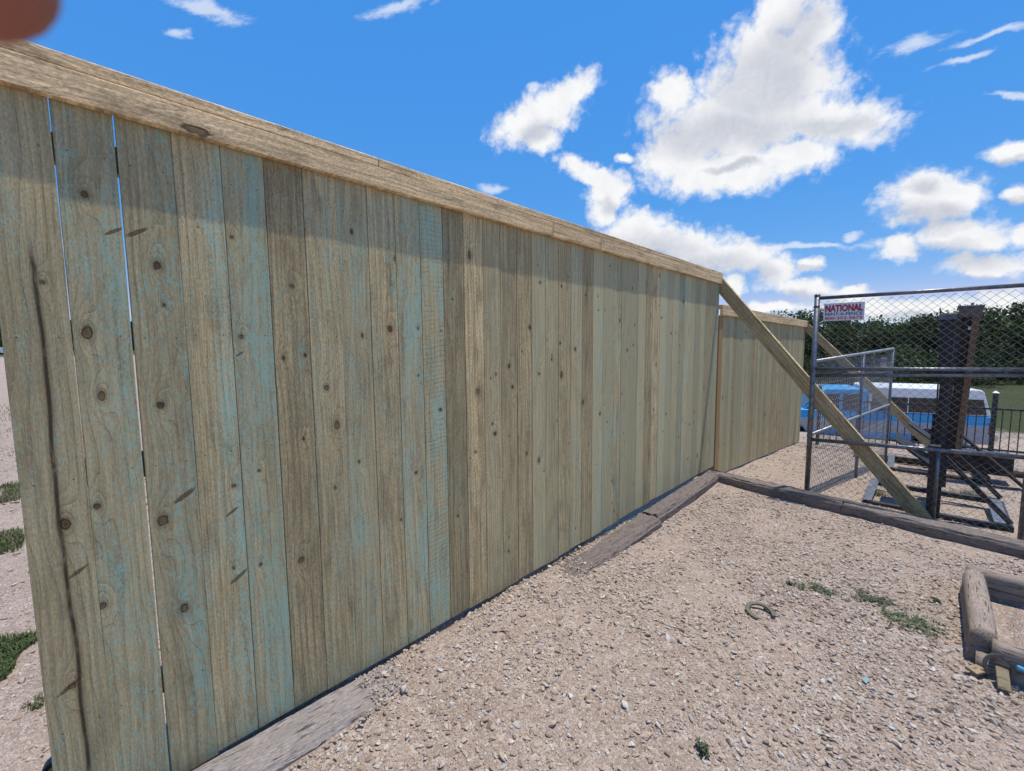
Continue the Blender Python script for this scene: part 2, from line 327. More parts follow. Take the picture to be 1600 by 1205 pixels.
M['brace'] = wood('brace_wood', 2, 0, (.50, .40, .235), (.30, .21, .105), rand_knots=True)
M['rail'] = wood('rail_wood', 2, 1, (.30, .235, .14), (.20, .145, .08), rand_knots=True)
def orange_post():
    mt, t, b = newmat('orange_stained_wood', .8)
    oc = t.n('ShaderNodeTexCoord').outputs['Object']
    f = t.noise(t.vm('MULTIPLY', oc, (60., 60., 2.)), 1., 4., .6); g = t.noise(t.vm('MULTIPLY', oc, (8., 8., 1.)), 1., 3.)
    t.put(b.inputs['Base Color'], t.mix(g, t.mix(f, (.36, .19, .065), (.50, .30, .12)), (.34, .21, .10))); bump(t, b, f, .4); return mt
M['orange'] = orange_post()
def tie_mat(name, lo, hi, ax, crk=(.03, .024, .02)):
    mt, t, b = newmat(name, .93, 0., .15)
    oc = t.n('ShaderNodeTexCoord').outputs['Object']
    s_ = [260., 260., 260.]; s_[ax] = 38.
    s2 = [120., 120., 120.]; s2[ax] = 11.
    f = t.noise(t.vm('MULTIPLY', oc, tuple(s_)), 1., 5., .65, .4); g = t.noise(t.vm('MULTIPLY', oc, tuple(s2)), 1., 5., .62, .5); k = t.noise(oc, 9., 4.)
    grit = t.noise(oc, 260., 2., .7)
    col = t.mix(t.ss(f, .3, .7), lo, hi)
    col = t.mix(t.ss(k, .42, .68, 0., .6), col, tuple(c*.62 for c in hi))
    ck = t.ss(g, .42, .33)
    col = t.mix(t.m('MULTIPLY', ck, .8), col, crk)
    ck2 = t.ss(f, .37, .30); col = t.mix(t.m('MULTIPLY', ck2, .7), col, crk)
    col = t.mix(t.ss(grit, .55, .8, 0., .35), col, (.42, .36, .29))
    h = t.m('SUBTRACT', t.m('ADD', f, t.m('MULTIPLY', grit, .3)), t.m('MULTIPLY', ck, 1.2))
    t.put(b.inputs['Base Color'], col); bump(t, b, h, .8, .006); return mt
M['tie'] = tie_mat('weathered_tie_wood', (.095, .075, .062), (.245, .205, .185), 1)
M['tie_light'] = tie_mat('pale_weathered_tie_wood', (.17, .145, .13), (.36, .32, .295), 1)
M['tie_brown'] = tie_mat('brown_tie_wood', (.12, .096, .08), (.29, .245, .215), 0)
M['logx'] = tie_mat('grey_log_wood_across', (.23, .175, .14), (.40, .325, .265), 0)
M['logy'] = tie_mat('grey_log_wood_along', (.23, .175, .14), (.40, .325, .265), 1)
M['oldpost'] = tie_mat('old_dark_column_wood', (.028, .023, .021), (.07, .053, .042), 2)
M['oldside'] = tie_mat('rusty_brown_side', (.15, .085, .05), (.26, .16, .095), 2)
def metal(name, c, rough, metallic=.9, c2=None, sc=30.):
    mt, t, b = newmat(name, rough, metallic, .5)
    oc = t.n('ShaderNodeTexCoord').outputs['Object']; f = t.noise(oc, sc, 4., .65)
    t.put(b.inputs['Base Color'], t.mix(t.ss(f, .4, .65), c, c2 or tuple(x*.75 for x in c)))
    t.put(b.inputs['Roughness'], t.ss(f, .3, .7, rough*.8, min(1., rough*1.25))); return mt
M['galv'] = metal('galvanised_pipe', (.20, .205, .22), .45, .75, (.12, .125, .14))
M['wire'] = metal('galvanised_wire', (.20, .205, .21), .55, .6)
M['wire2'] = metal('bright_galvanised_wire', (.36, .37, .38), .5, .6)
M['black'] = metal('black_painted_steel', (.012, .013, .017), .55, 0., (.035, .026, .022), 14.)
M['steel'] = metal('blue_grey_painted_steel', (.085, .10, .125), .55, .1, (.14, .15, .165), 18.)
M['iron'] = metal('black_iron', (.015, .015, .018), .5, 0., (.028, .026, .026))
M['shoe'] = metal('dull_olive_iron', (.105, .10, .075), .7, .2, (.16, .14, .105), 60.)
def plain(name, c, rough=.6, spec=.4, c2=None, sc=8., em=None, coat=0.):
    mt, t, b = newmat(name, rough, 0., spec); oc = t.n('ShaderNodeTexCoord').outputs['Object']
    t.put(b.inputs['Base Color'], t.mix(t.noise(oc, sc, 4., .6), c, c2 or tuple(x*.82 for x in c)))
    coat *= .3
    if coat: b.inputs['Coat Weight'].default_value = coat
    return mt
M['blue'] = plain('blue_car_paint', (.008, .34, .68), .45, .4, (.008, .30, .61), coat=.5)
M['blue_light'] = plain('light_blue_pinstripe', (.10, .45, .80), .3, .5)
M['silver'] = plain('silver_car_paint', (.34, .35, .38), .35, .5, (.30, .31, .34), coat=.4)
M['whitep'] = plain('white_gloss_paint', (.78, .79, .80), .35, .5, (.70, .71, .72))
M['glass'] = plain('dark_tinted_glass', (.010, .014, .020), .08, .6)
M['tyre'] = plain('tyre_rubber', (.02, .02, .021), .85, .2)
M['rim'] = metal('chrome_rim', (.55, .56, .58), .25, 1.)
M['red'] = plain('red_lamp_lens', (.28, .012, .012), .25, .5)
M['orange_lens'] = plain('amber_lamp_lens', (.45, .12, .02), .25, .5)
M['chrome'] = metal('chrome_bumper', (.5, .5, .52), .25, 1.)
M['sign_w'] = plain('white_sign_sheet', (.72, .72, .72), .5, .4, (.62, .62, .63), 20.)
M['sign_r'] = plain('red_sign_ink', (.55, .02, .02), .5)
M['sign_b'] = plain('blue_sign_ink', (.06, .07, .24), .5)
M['yellow'] = plain('yellow_tool_plastic', (.62, .33, .03), .45)
M['plast'] = plain('black_tool_plastic', (.018, .018, .02), .5)
M['bluep'] = plain('light_blue_plastic', (.10, .36, .62), .4)
M['scrap'] = tie_mat('wood_scrap', (.26, .20, .12), (.36, .29, .18), 0, (.12, .09, .05))
M['shard'] = plain('teal_glass_shard', (.25, .33, .32), .3)
M['shade_leaf'] = None
def leafmat(name, c1, c2, c3, trans=.25):
    mt, t, b = newmat(name, .65, 0., .25)
    oi = t.n('ShaderNodeObjectInfo').outputs['Random']
    geo = t.n('ShaderNodeNewGeometry'); f = geo.outputs['Random Per Island']
    big = t.noise(t.n('ShaderNodeTexCoord').outputs['Object'], .9, 3., .6)
    col = t.mix(f, c1, c2); col = t.mix(t.ss(big, .42, .65), col, c3)
    col = t.mix(1., col, t.vm('SCALE', t.xyz(1., 1., 1.), t.ss(oi, 0., 1., .8, 1.25)), 'MULTIPLY')
    t.put(b.inputs['Base Color'], col)
    tr = t.n('ShaderNodeBsdfTranslucent', {'Color': col}); mx = t.n('ShaderNodeMixShader', {0: trans})
    t.L(b.outputs[0], mx.inputs[1]); t.L(tr.outputs[0], mx.inputs[2])
    t.L(mx.outputs[0], [n for n in t.t.nodes if n.type == 'OUTPUT_MATERIAL'][0].inputs[0]); return mt
M['oak'] = leafmat('oak_leaves', (.030, .050, .016), (.050, .075, .022), (.078, .10, .032))
M['brush'] = leafmat('brush_leaves', (.045, .065, .022), (.065, .09, .028), (.035, .055, .018))
M['weed'] = leafmat('weed_leaves', (.055, .085, .045), (.11, .145, .08), (.10, .11, .055))
M['grass'] = leafmat('grass_blades', (.055, .085, .028), (.10, .13, .045), (.17, .16, .08))
M['bark'] = tie_mat('oak_bark', (.07, .055, .04), (.15, .12, .09), 2)

# ------------------------------------------------------------------ ground
def vnoise(x, y, sc, seed=0):
    x = np.asarray(x, float)*sc; y = np.asarray(y, float)*sc
    xi = np.floor(x).astype(np.int64); yi = np.floor(y).astype(np.int64); fx = x-xi; fy = y-yi
    def hsh(a, b):
        n = (a*374761393 + b*668265263 + seed*974634777) & 0xffffffff
        n = ((n ^ (n >> 13))*1274126177) & 0xffffffff
        return ((n ^ (n >> 16)) & 0xffff)/65535.
    fx = fx*fx*(3-2*fx); fy = fy*fy*(3-2*fy)
    return (hsh(xi, yi)*(1-fx)+hsh(xi+1, yi)*fx)*(1-fy)+(hsh(xi, yi+1)*(1-fx)+hsh(xi+1, yi+1)*fx)*fy
def sst(x, a, b):
    t = np.clip((x-a)/(b-a), 0, 1); return t*t*(3-2*t)
def tie_y(x): return 4.66 - .175*(x-.2)          # middle line of the tie that closes the gravel yard
def gz(x, y):
    x = np.asarray(x, float); y = np.asarray(y, float)
    und = (vnoise(x, y, 1.3, 1)-.5)*.028+(vnoise(x, y, 4., 2)-.5)*.014+(vnoise(x, y, 15., 3)-.5)*.008
    far = -.12 - .078*np.clip(y-5, 0, 5) - .14*np.clip(y-10, 0, 10)
    inside = np.zeros_like(x)
    s = sst(y, tie_y(x)-.02, tie_y(x)+.03)
    right = inside*(1-s) + far*s
    yy = sst(y, 1.5, 5.2); left = -.045 + (-.08*yy) + np.where(y > 5, far+.12, 0)
    side = sst(x, -.05, -.01)
    z = left*(1-side) + right*side
    z = np.where((x > -.03) & (x < .035) & (y < 4.5) & (y > -1), np.minimum(z, -.11), z)
    lf = sst(-x, 3, 22); z = z*(1-lf) + lf*0 + .006*np.clip(-x-5, 0, 120)
    u2 = und*(1+3*sst(np.abs(x)+np.abs(y), 12, 60))
    # the yard surface drops a little where the near tie lies open and heaps where it is buried
    z = z + np.where((x > .28) & (y < .4), -.012, 0)
    pit = sst(x, 2.28, 2.34)*(1-sst(x, 3.5, 3.6))*sst(y, 2.62, 2.68)*(1-sst(y, 3.2, 3.26))
    heap = np.exp(-((x-.17)/.15)**2)*sst(y, .40, .80)*(1-sst(y, 1.55, 2.05))*sst(x, .03, .07)
    return z + u2 + .035*pit + .034*heap
def axis(lo, hi, st, far, g=1.13):
    a = list(np.arange(lo, hi, st)); d = st
    lo_, hi_ = [lo], [a[-1]]
    while lo_[-1] > -far: d *= g; lo_.append(lo_[-1]-d)
    d = st
    while hi_[-1] < far: d *= g; hi_.append(hi_[-1]+d)
    return np.array(lo_[1:][::-1]+a+hi_[1:])
gx, gy = axis(-2.2, 3.6, .03, 900), axis(-1.0, 6.4, .03, 900)
GX, GY = np.meshgrid(gx, gy); GZ = gz(GX, GY)
nx_, ny_ = len(gx), len(gy)
idx = np.arange(nx_*ny_).reshape(ny_, nx_)
fc = np.stack([idx[:-1, :-1], idx[:-1, 1:], idx[1:, 1:], idx[1:, :-1]], -1).reshape(-1, 4)
me = bpy.data.meshes.new('gravel_ground'); me.from_pydata(np.stack([GX, GY, GZ], -1).reshape(-1, 3).tolist(), [], fc.tolist())
for p in me.polygons: p.use_smooth = True
def ground_mat():
    mt, t, b = newmat('crushed_limestone', .95, 0., .12)
    P = t.n('ShaderNodeNewGeometry').outputs['Position']; X = t.sep(P)
    a = t.noise(P, 2.2, 5., .6); c = t.noise(P, 60., 4., .7); d = t.noise(P, 320., 2., .7)
    v = t.n('ShaderNodeTexVoronoi', {'Vector': P, 'Scale': 120., 'Randomness': 1.}); vc = t.sep(v.outputs['Color'])
    v2 = t.n('ShaderNodeTexVoronoi', {'Vector': P, 'Scale': 48., 'Randomness': 1.}); vc2 = t.sep(v2.outputs['Color'])
    a2 = t.noise(P, .55, 4., .6)
    dirt = t.mix(t.ss(a, .35, .65), (.285, .208, .157), (.37, .28, .222))
    dirt = t.mix(t.ss(a2, .42, .62, 0., .6), dirt, (.43, .325, .245))
    dirt = t.mix(t.ss(c, .4, .75), dirt, (.41, .33, .27))
    chips = t.mix(vc[0], (.32, .24, .19), (.56, .48, .41))
    col = t.mix(t.m('MULTIPLY', t.ss(t.m('ADD', vc[1], t.m('MULTIPLY', a, .5)), .68, .74), .75), dirt, chips)
    col = t.mix(t.m('MULTIPLY', t.ss(vc2[1], .6, .65), .7), col, t.mix(vc2[0], (.32, .24, .19), (.56, .48, .41)))
    col = t.mix(t.ss(t.m('ADD', v.outputs['Distance'], t.m('MULTIPLY', d, .3)), .55, .85, 0., .35), col, (.16, .11, .08))
    # far land turns to grass
    dist = t.m('ADD', X[1], t.m('MULTIPLY', X[0], .28))
    gm = t.ss(t.m('ADD', dist, t.m('MULTIPLY', t.noise(P, .25, 4., .6), 9.)), 28.5, 30.5)
    gr = t.mix(t.noise(P, .6, 5., .7), (.032, .046, .015), (.07, .08, .032))
    col = t.mix(gm, col, gr)
    lm = t.m('MULTIPLY', t.ss(X[0], -75., -90.), 1.); col = t.mix(lm, col, (.07, .085, .03))
    t.put(b.inputs['Base Color'], col)
    h = t.m('ADD', t.m('MULTIPLY', v.outputs['Distance'], -.8), t.m('ADD', t.m('MULTIPLY', c, .8), t.m('ADD', t.m('MULTIPLY', d, .35), t.m('MULTIPLY', v2.outputs['Distance'], -.9))))
    bump(t, b, h, .9, .009); return mt
M['ground'] = ground_mat()
ground = link('gravel_ground', me, mat=M['ground']); tag(ground, 'pale crushed limestone yard sloping down to a grassy field', kind='structure')

def stone_mat():
    mt, t, b = newmat('limestone_chip', .9, 0., .15)
    r = t.n('ShaderNodeObjectInfo').outputs['Random']; oc = t.n('ShaderNodeTexCoord').outputs['Object']
    col = t.ramp(r, [(0., (.27, .20, .155)), (.08, (.38, .29, .225)), (.30, (.48, .385, .305)), (.52, (.54, .41, .31)), (.72, (.60, .515, .43)), (.92, (.72, .67, .61)), (1., (.36, .34, .33))])
    n = t.noise(oc, 2.5, 4., .7)
    t.put(b.inputs['Base Color'], t.mix(t.ss(n, .35, .7, 0., .45), col, (.32, .24, .18))); bump(t, b, n, .5, .15); return mt
M['stone'] = stone_mat()
SM = []
for i in range(12):
    bm = bmesh.new()
    for _ in range(15):
        v = Vector([random.gauss(0, 1) for _ in range(3)]).normalized()
        bm.verts.new((v.x*random.uniform(.8, 1.1), v.y*random.uniform(.55, .85), v.z*random.uniform(.38, .6)))
    r = bmesh.ops.convex_hull(bm, input=bm.verts)
    bmesh.ops.delete(bm, geom=list({g for g in r['geom_interior']+r['geom_unused'] if isinstance(g, bmesh.types.BMVert)}), context='VERTS')
    if i % 2: bmesh.ops.bevel(bm, geom=bm.edges[:], offset=.06, segments=1, affect='EDGES')
    s = bpy.data.meshes.new('stone'); bm.to_mesh(s); bm.free(); s.materials.append(M['stone'])
    if i % 3 == 0:
        for p in s.polygons: p.use_smooth = True
    SM.append(s)
CA = np.array(CAM); CF = np.array(cf); CR = np.array(cr); CU = np.array(cu)
def pix(p):
    w = p-CA; d = w@CF; dd = np.maximum(d, .01)
    return 800+695*(w@CR)/dd, 602.5-695*(w@CU)/dd, d
def scatter(n, x0, x1, y0, y1, smin, smax, al, patch=None):
    x = RNG.uniform(x0, x1, n); y = RNG.uniform(y0, y1, n)
    s = smin*(1-RNG.uniform(0, 1, n)*(1-(smin/smax)**al))**(-1/al)
    cl = vnoise(x, y, 2.2, 9)*.6+vnoise(x, y, 6., 10)*.4
    keep = RNG.uniform(0, 1, n) < np.clip((cl-.18)*2.0, .18, 1.)
    return x[keep], y[keep], s[keep]
sets = [scatter(130000, .0, 3.4, -.6, 4.7, .0036, .020, 1.7), scatter(6500, .0, 2.6, -.2, 2.8, .008, .024, 2.0),
        scatter(26000, -.1, 4.4, 4.6, 10.5, .006, .022, 2.2), scatter(9000, -.5, 7., 9.5, 20., .012, .035, 2.2),
        scatter(9000, -2.6, -.05, -1.4, .6, .004, .024, 2.2), scatter(9000, -9., -2.4, -2.2, .4, .008, .03, 2.2)]
x = np.concatenate([s[0] for s in sets]); y = np.concatenate([s[1] for s in sets]); s_ = np.concatenate([s[2] for s in sets])
ty = tie_y(x)
ok = ~((x > .05) & (np.abs(y-ty) < .12)) & ~((x > -.06) & (x < .26) & (y < .40)) & ~((x > .09) & (x < .29) & (y > 2.05) & (y < 4.7)) & ~((x > -.06) & (x < .03) & (y < 4.9))
ok &= ~((x > 2.13) & (y > 2.5) & (y < 3.32))
pz = gz(x, y)
q = np.stack([x, y, pz], -1); u_, v_, d_ = pix(q)
ok &= (d_ > .3) & (u_ > -60) & (u_ < 1680) & (v_ < 1260)
x, y, s_, pz, d_, u_, v_ = [a[ok] for a in (x, y, s_, pz, d_, u_, v_)]
emb = RNG.uniform(-.05, .38, len(x))
onT = (x > .05) & (x < .29)
pz = np.where(onT & (y > .3) & (y < .80), np.maximum(pz, .082-.046*(y+1.2)+.0+.002), pz); pz = np.where(onT & (y > 1.9) & (y < 2.2), np.maximum(pz, .0+.052*(y-1.6)), pz)
pz = pz+s_*emb
rot = np.stack([RNG.normal(0, .3, len(x)), RNG.normal(0, .3, len(x)), RNG.uniform(0, 6.28, len(x))], -1)
scl = np.stack([s_*RNG.uniform(.8, 1.25, len(x)), s_*RNG.uniform(.75, 1.1, len(x)), s_*RNG.uniform(.7, 1.15, len(x))], -1)
size = s_/d_; infr = (u_ > 0) & (u_ < 1600) & (v_ < 1205)
# behind the fence: not seen
rk = np.argsort(-(size*infr)); top = rk[:300]; restm = np.ones(len(x), bool); restm[top] = False
for k_, i in enumerate(top):
    o = link('stone', SM[k_ % 12], ground, (x[i], y[i], pz[i]), tuple(rot[i])); o.scale = tuple(scl[i])
xs, ys, zs = x[restm], y[restm], pz[restm]; n_ = len(xs)
pm = bpy.data.meshes.new('gravel'); pm.vertices.add(n_); pm.vertices.foreach_set('co', np.stack([xs, ys, zs], -1).astype(np.float32).ravel())
for nm, arr in (('rot', rot[restm]), ('scl', scl[restm])):
    a = pm.attributes.new(nm, 'FLOAT_VECTOR', 'POINT'); a.data.foreach_set('vector', arr.astype(np.float32).ravel())
a = pm.attributes.new('pick', 'INT', 'POINT'); a.data.foreach_set('value', RNG.integers(0, 12, n_).astype(np.int32))
def scatter_tree(name, meshes):
    g = bpy.data.node_groups.new(name, 'GeometryNodeTree')
    g.interface.new_socket('Geometry', in_out='INPUT', socket_type='NodeSocketGeometry'); g.interface.new_socket('Geometry', in_out='OUTPUT', socket_type='NodeSocketGeometry')
    N = g.nodes.new; L = g.links.new
    gi, go = N('NodeGroupInput'), N('NodeGroupOutput'); c = bpy.data.collections.new(name+'_pieces')
    for i, mm in enumerate(meshes): c.objects.link(bpy.data.objects.new('piece_%02d' % i, mm))
    ci = N('GeometryNodeCollectionInfo'); ci.inputs['Collection'].default_value = c; ci.inputs['Separate Children'].default_value = True; ci.inputs['Reset Children'].default_value = True
    ip = N('GeometryNodeInstanceOnPoints'); ip.inputs['Pick Instance'].default_value = True
    def na(nm, dt):
        nd = N('GeometryNodeInputNamedAttribute'); nd.data_type = dt; nd.inputs[0].default_value = nm; return nd.outputs[0]
    er = N('FunctionNodeEulerToRotation'); L(na('rot', 'FLOAT_VECTOR'), er.inputs[0])
    L(gi.outputs[0], ip.inputs['Points']); L(ci.outputs[0], ip.inputs['Instance']); L(na('pick', 'INT'), ip.inputs['Instance Index'])
    L(er.outputs[0], ip.inputs['Rotation']); L(na('scl', 'FLOAT_VECTOR'), ip.inputs['Scale']); L(ip.outputs[0], go.inputs[0])
    return g
mtp = N_ = None
gravel = link('gravel', pm); md = gravel.modifiers.new('scatter', 'NODES'); md.node_group = scatter_tree('gravel_scatter', SM)
tag(gravel, 'loose pale limestone chips scattered over the yard', 'gravel', kind='stuff')

# ------------------------------------------------------------------ the long fence
PITCH = .1424
edges = [-.560]+[round(-.560+PITCH*(i+1), 4) for i in range(40)]
def top_z(y): return 2.275-.006*(y+.56)
def bot_z(y): return -.005 + .035*float(sst(np.array(y), 1.6, 3.6)) 
def picket_mesh(w, h, seed):
    rnd = random.Random(seed); n = 10; mb = MB(); t = .016; b = .0012
    V = []
    for i in range(n+1):
        z = h*i/n; e0 = rnd.uniform(-.0006, .0006); e1 = rnd.uniform(-.0006, .0006)
        V += [(-t, e0, z), (-b, e0, z), (0, b+e0, z), (0, w-b+e1, z), (-b, w+e1, z), (-t, w+e1, z)]
    F = []
    for i in range(n):
        for k in range(6): F.append((i*6+k, i*6+(k+1) % 6, (i+1)*6+(k+1) % 6, (i+1)*6+k))
    F += [tuple(range(6))[::-1], tuple(n*6+k for k in range(6))]
    return mb.add(V, F).mesh('board', M['picket'])
fence = empty('wooden_fence', (0, -.56, 0), 0, 'long tall wooden privacy fence of tan and teal stained boards filling the left foreground', 'fence')
pm_list = [picket_mesh(.1395, 2.30, s) for s in range(4)]
# board character: tint(green), val, teal, side, salt
near = {0:(.38,.90,.42,-.03,1.),1:(.45,.92,.66,.02,1.),2:(.40,.85,.56,.10,.9),3:(.22,1.02,.50,.17,.7),4:(.38,.92,.72,.08,.9),5:(.2,.82,.36,0,.9),6:(.22,.95,.48,0,1.),
        7:(.38,.92,.62,.0,.8),8:(.2,1.,.42,0,.9),9:(.32,1.0,.80,.05,.9),10:(.45,1.0,.80,.05,.5),11:(.22,.72,.35,0,.6),12:(.05,1.2,.12,0,.2),13:(.45,1.05,.2,0,.3),
        14:(.2,.92,.1,0,.3),15:(.12,.9,.0,0,.2),16:(.5,1.08,.25,0,.3),17:(.35,1.0,.15,0,.2),18:(.2,1.,.1,0,.2),19:(.4,1.1,.45,0,.2),20:(.2,.85,.05,0,.1)}
KP = {0:[(.090,1.75,.012),(.083,1.02,.011),(.060,.50,.010)]}
# visible knots located on the fence plane: (y, z, radius)
KN = [(-.36,2.02,.012),(-.385,1.60,.013),(-.365,1.40,.016),(-.40,1.05,.012),(-.41,.72,.011),(-.20,1.83,.009),(-.19,1.70,.010),(-.22,1.36,.008),(-.24,.96,.012),(-.20,.62,.010),
      (-.02,1.02,.008),(-.04,.70,.008),(.028,1.95,.014),(.038,1.585,.014),(.07,1.06,.012),(.055,.68,.013),(.232,1.79,.010),(.185,1.50,.011),(.27,1.51,.011),(.245,1.16,.010),(.21,.64,.012),
      (.352,1.37,.011),(.39,1.20,.016),(.435,.80,.010),(.37,.92,.006),(.50,2.06,.015),(.53,1.60,.008),(.49,1.02,.007),(.715,1.97,.013),(.675,1.635,.016),(.70,.68,.010),
      (.835,1.64,.010),(.83,1.40,.009),(.80,.90,.007),(.98,1.62,.008),(.965,1.2,.008),(1.19,2.05,.012),(1.17,.90,.008),(1.235,1.28,.013),(1.21,.93,.008),(1.385,1.38,.013),(1.37,1.02,.010),(1.43,.78,.012),
      (1.50,1.42,.011),(1.53,1.29,.010),(1.50,.98,.010),(1.66,.83,.013),(1.62,1.5,.009),(1.80,1.95,.012),(1.79,1.35,.010),(2.02,1.55,.012),(2.2,1.5,.013),(2.3,1.1,.01),(2.5,1.8,.010)]
def dress(o, i, y0, rnd, far=False):
    tnt, val, tl, sd2, salt = near.get(i, (rnd.choice([.05, .15, .45, .6, .7, .75]), rnd.uniform(.84, 1.2), rnd.choice([.1, .2, .3, .4, .6]), rnd.choice([0, .1, -.1]), .35)) if not far else (rnd.choice([.1, .25, .55, .7, .8]), rnd.uniform(.78, 1.05), rnd.choice([0., .1, .25]), 0., .2)
    if not far and i >= 14: tnt = min(1., tnt+.1)
    o['tint'] = float(tnt); o['val'] = float(val); o['teal'] = float(tl); o['side'] = float(sd2); o['salt'] = float(salt)
    o['seed'] = float(rnd.uniform(0, 90)); o['streak'] = .075 if (i == 0 and not far) else 9.
    o['saw'] = {10: .35, 13: .7}.get(i, 0.) if not far else 0.; o['sawslope'] = {10: -.12, 13: 1.5}.get(i, 0.)
    ks = []
    if not far:
        if i == 0: ks = list(KP[0])
        ks += [(ky-y0, kz, kr*.9) for ky, kz, kr in KN if y0+.005 < ky < y0+.137]
    while len(ks) < ((5 if i > 12 else 3) if not far else 4): ks.append((rnd.uniform(.015, .125), rnd.uniform(.1, 2.2), rnd.choice([.003, .004, .005, .006, .010])))
    ks = [(a_, b_, c_*rnd.choice([.45, .6, .8, 1., 1.25])) for a_, b_, c_ in ks]
    sl = {0: [(.055, .50, .035), (.10, .86, .030)], 1: [(.12, 1.92, .03)], 2: [(.10, 1.03, .045), (.03, 1.93, .035)], 3: [(.11, .66, .040), (.10, .92, .030)], 4: [(.02, 1.52, .02)]}.get(i, []) if not far else []
    while len(sl) < 2: sl.append((9., 9., .02))
    for k_, kk in enumerate(sl): o['slash%d' % k_] = [float(c) for c in kk]
    ks = ks[:6]
    while len(ks) < 6: ks.append((9., 9., .01))
    for k_, kk in enumerate(ks): o['knot%d' % k_] = [float(c) for c in kk]
gaps = {0: (0., -.0042), 1: (.0012, -.0010), 2: (.0008, .0)}
for i in range(40):
    rnd = random.Random(100+i); y0 = edges[i]
    z0 = bot_z(y0) + rnd.uniform(-.006, .006)
    o = link('board', pm_list[i % 4], fence, (rnd.uniform(-.0012, .0012), y0+.56+.001, z0))
    tilt = rnd.uniform(-.0004, .0004)
    if i == 0: tilt = .0022; o.location.y += .0026; o.location.x = .0035
    if i in (1, 2): tilt = 0.
    o.rotation_euler = (tilt, 0, 0)
    o.scale = (1, {0: 1.012, 1: .984, 2: 1.012}.get(i, rnd.uniform(.994, 1.014)), 1)
    dress(o, i, y0, rnd)
L1 = 5.13+.56
def cap_piece(parent, y0, y1, x0, x1, z0, z1, name, mat, slope=-.006):
    mb = MB(); n = max(2, int((y1-y0)/.4)); 
    o = MB().box((x0, 0, z0), (x1, y1-y0, z1)).build(name, mat, parent, bevel=.003, loc=(0, y0, slope*y0)); o.rotation_euler = (math.atan(slope), 0, 0); return o
zc = 2.272
for a, b_ in ((-.6, 2.445), (2.448, 3.03), (3.033, 5.70)): cap_piece(fence, a, b_, .002, .032, zc, zc+.089, 'face_board', M['cap'])
for a, b_ in ((-.6, 1.172), (1.175, 3.62), (3.624, 5.705)): cap_piece(fence, a, b_, -.098, .031, zc+.0905, zc+.1285, 'cap_board', M['cap'])
for z in (.32, 1.11, 1.55, 2.10): MB().box((-.056, 0, z), (-.018, L1-.02, z+.085)).build('rail', M['rail'], fence, bevel=.002, loc=(0, .01, 0))
for y in (.62, 2.9, 5.55): MB().box((-.146, y, -.15), (-.058, y+.089, 2.3)).build('post', M['rail'], fence, bevel=.003)
# ------------------------------------------------------------------ the second fence run
f2 = empty('wooden_fence', (0, 5.16, -.14), 0, 'farther lower run of wooden board fence beyond the first brace and its orange post', 'fence')
pm2 = [picket_mesh(.1395, 2.06, 20+s) for s in range(3)]
def b2z(y): return -.14 - .37*(y-5.16)/4.85
for i in range(34):
    rnd = random.Random(300+i); y0 = 5.282+.1405*i
    o = link('board', pm2[i % 3], f2, (rnd.uniform(-.0015, .0015), y0-5.16, b2z(y0)+.14+.02)); top = 1.885-.005*(y0-5.2)
    o.scale = (1, 1, (top+.03-b2z(y0)-.02)/2.06); dress(o, i, y0, rnd, True)
cap_piece(f2, .0, 3.1, .002, .032, 2.015, 2.104, 'face_board', M['cap'], -.009); cap_piece(f2, 3.103, 4.9, .002, .032, 2.015, 2.104, 'face_board', M['cap'], -.009)
cap_piece(f2, .0, 4.9, -.1, .031, 2.1055, 2.14, 'cap_board', M['cap'], -.009)
MB().box((-.03, -.012, -.05), (.012, .112, 2.012)).build('post', M['orange'], f2, bevel=.003)
for z in (.25, 1.0, 1.75): MB().box((-.056, .1, z), (-.018, 4.85, z+.085)).build('rail', M['rail'], f2, bevel=.002)
for y in (2.4, 4.75): MB().box((-.146, y, -.5), (-.058, y+.089, 2.0)).build('post', M['rail'], f2, bevel=.003)

# ------------------------------------------------------------------ braces
def brace(p, q, label, w=.14, t=.038):
    p, q = Vector(p), Vector(q); L = (q-p).length
    o = MB().box((0, -t/2, -w/2), (L, t/2, w/2)).build('wooden_brace', M['brace'], None, bevel=.003)
    o.location = p; o.rotation_euler = (q-p).to_track_quat('X', 'Z').to_euler(); tag(o, label, 'brace', 'timber braces propping the fence'); return o
brace((-.02, 5.155, 2.26), (1.955, 4.86, -.10), 'long diagonal timber brace from the near fence end down behind the old tie')
brace((.02, 10.05, 1.84), (2.25, 9.62, -.52), 'farther diagonal timber brace seen through the mesh, propping the far fence')

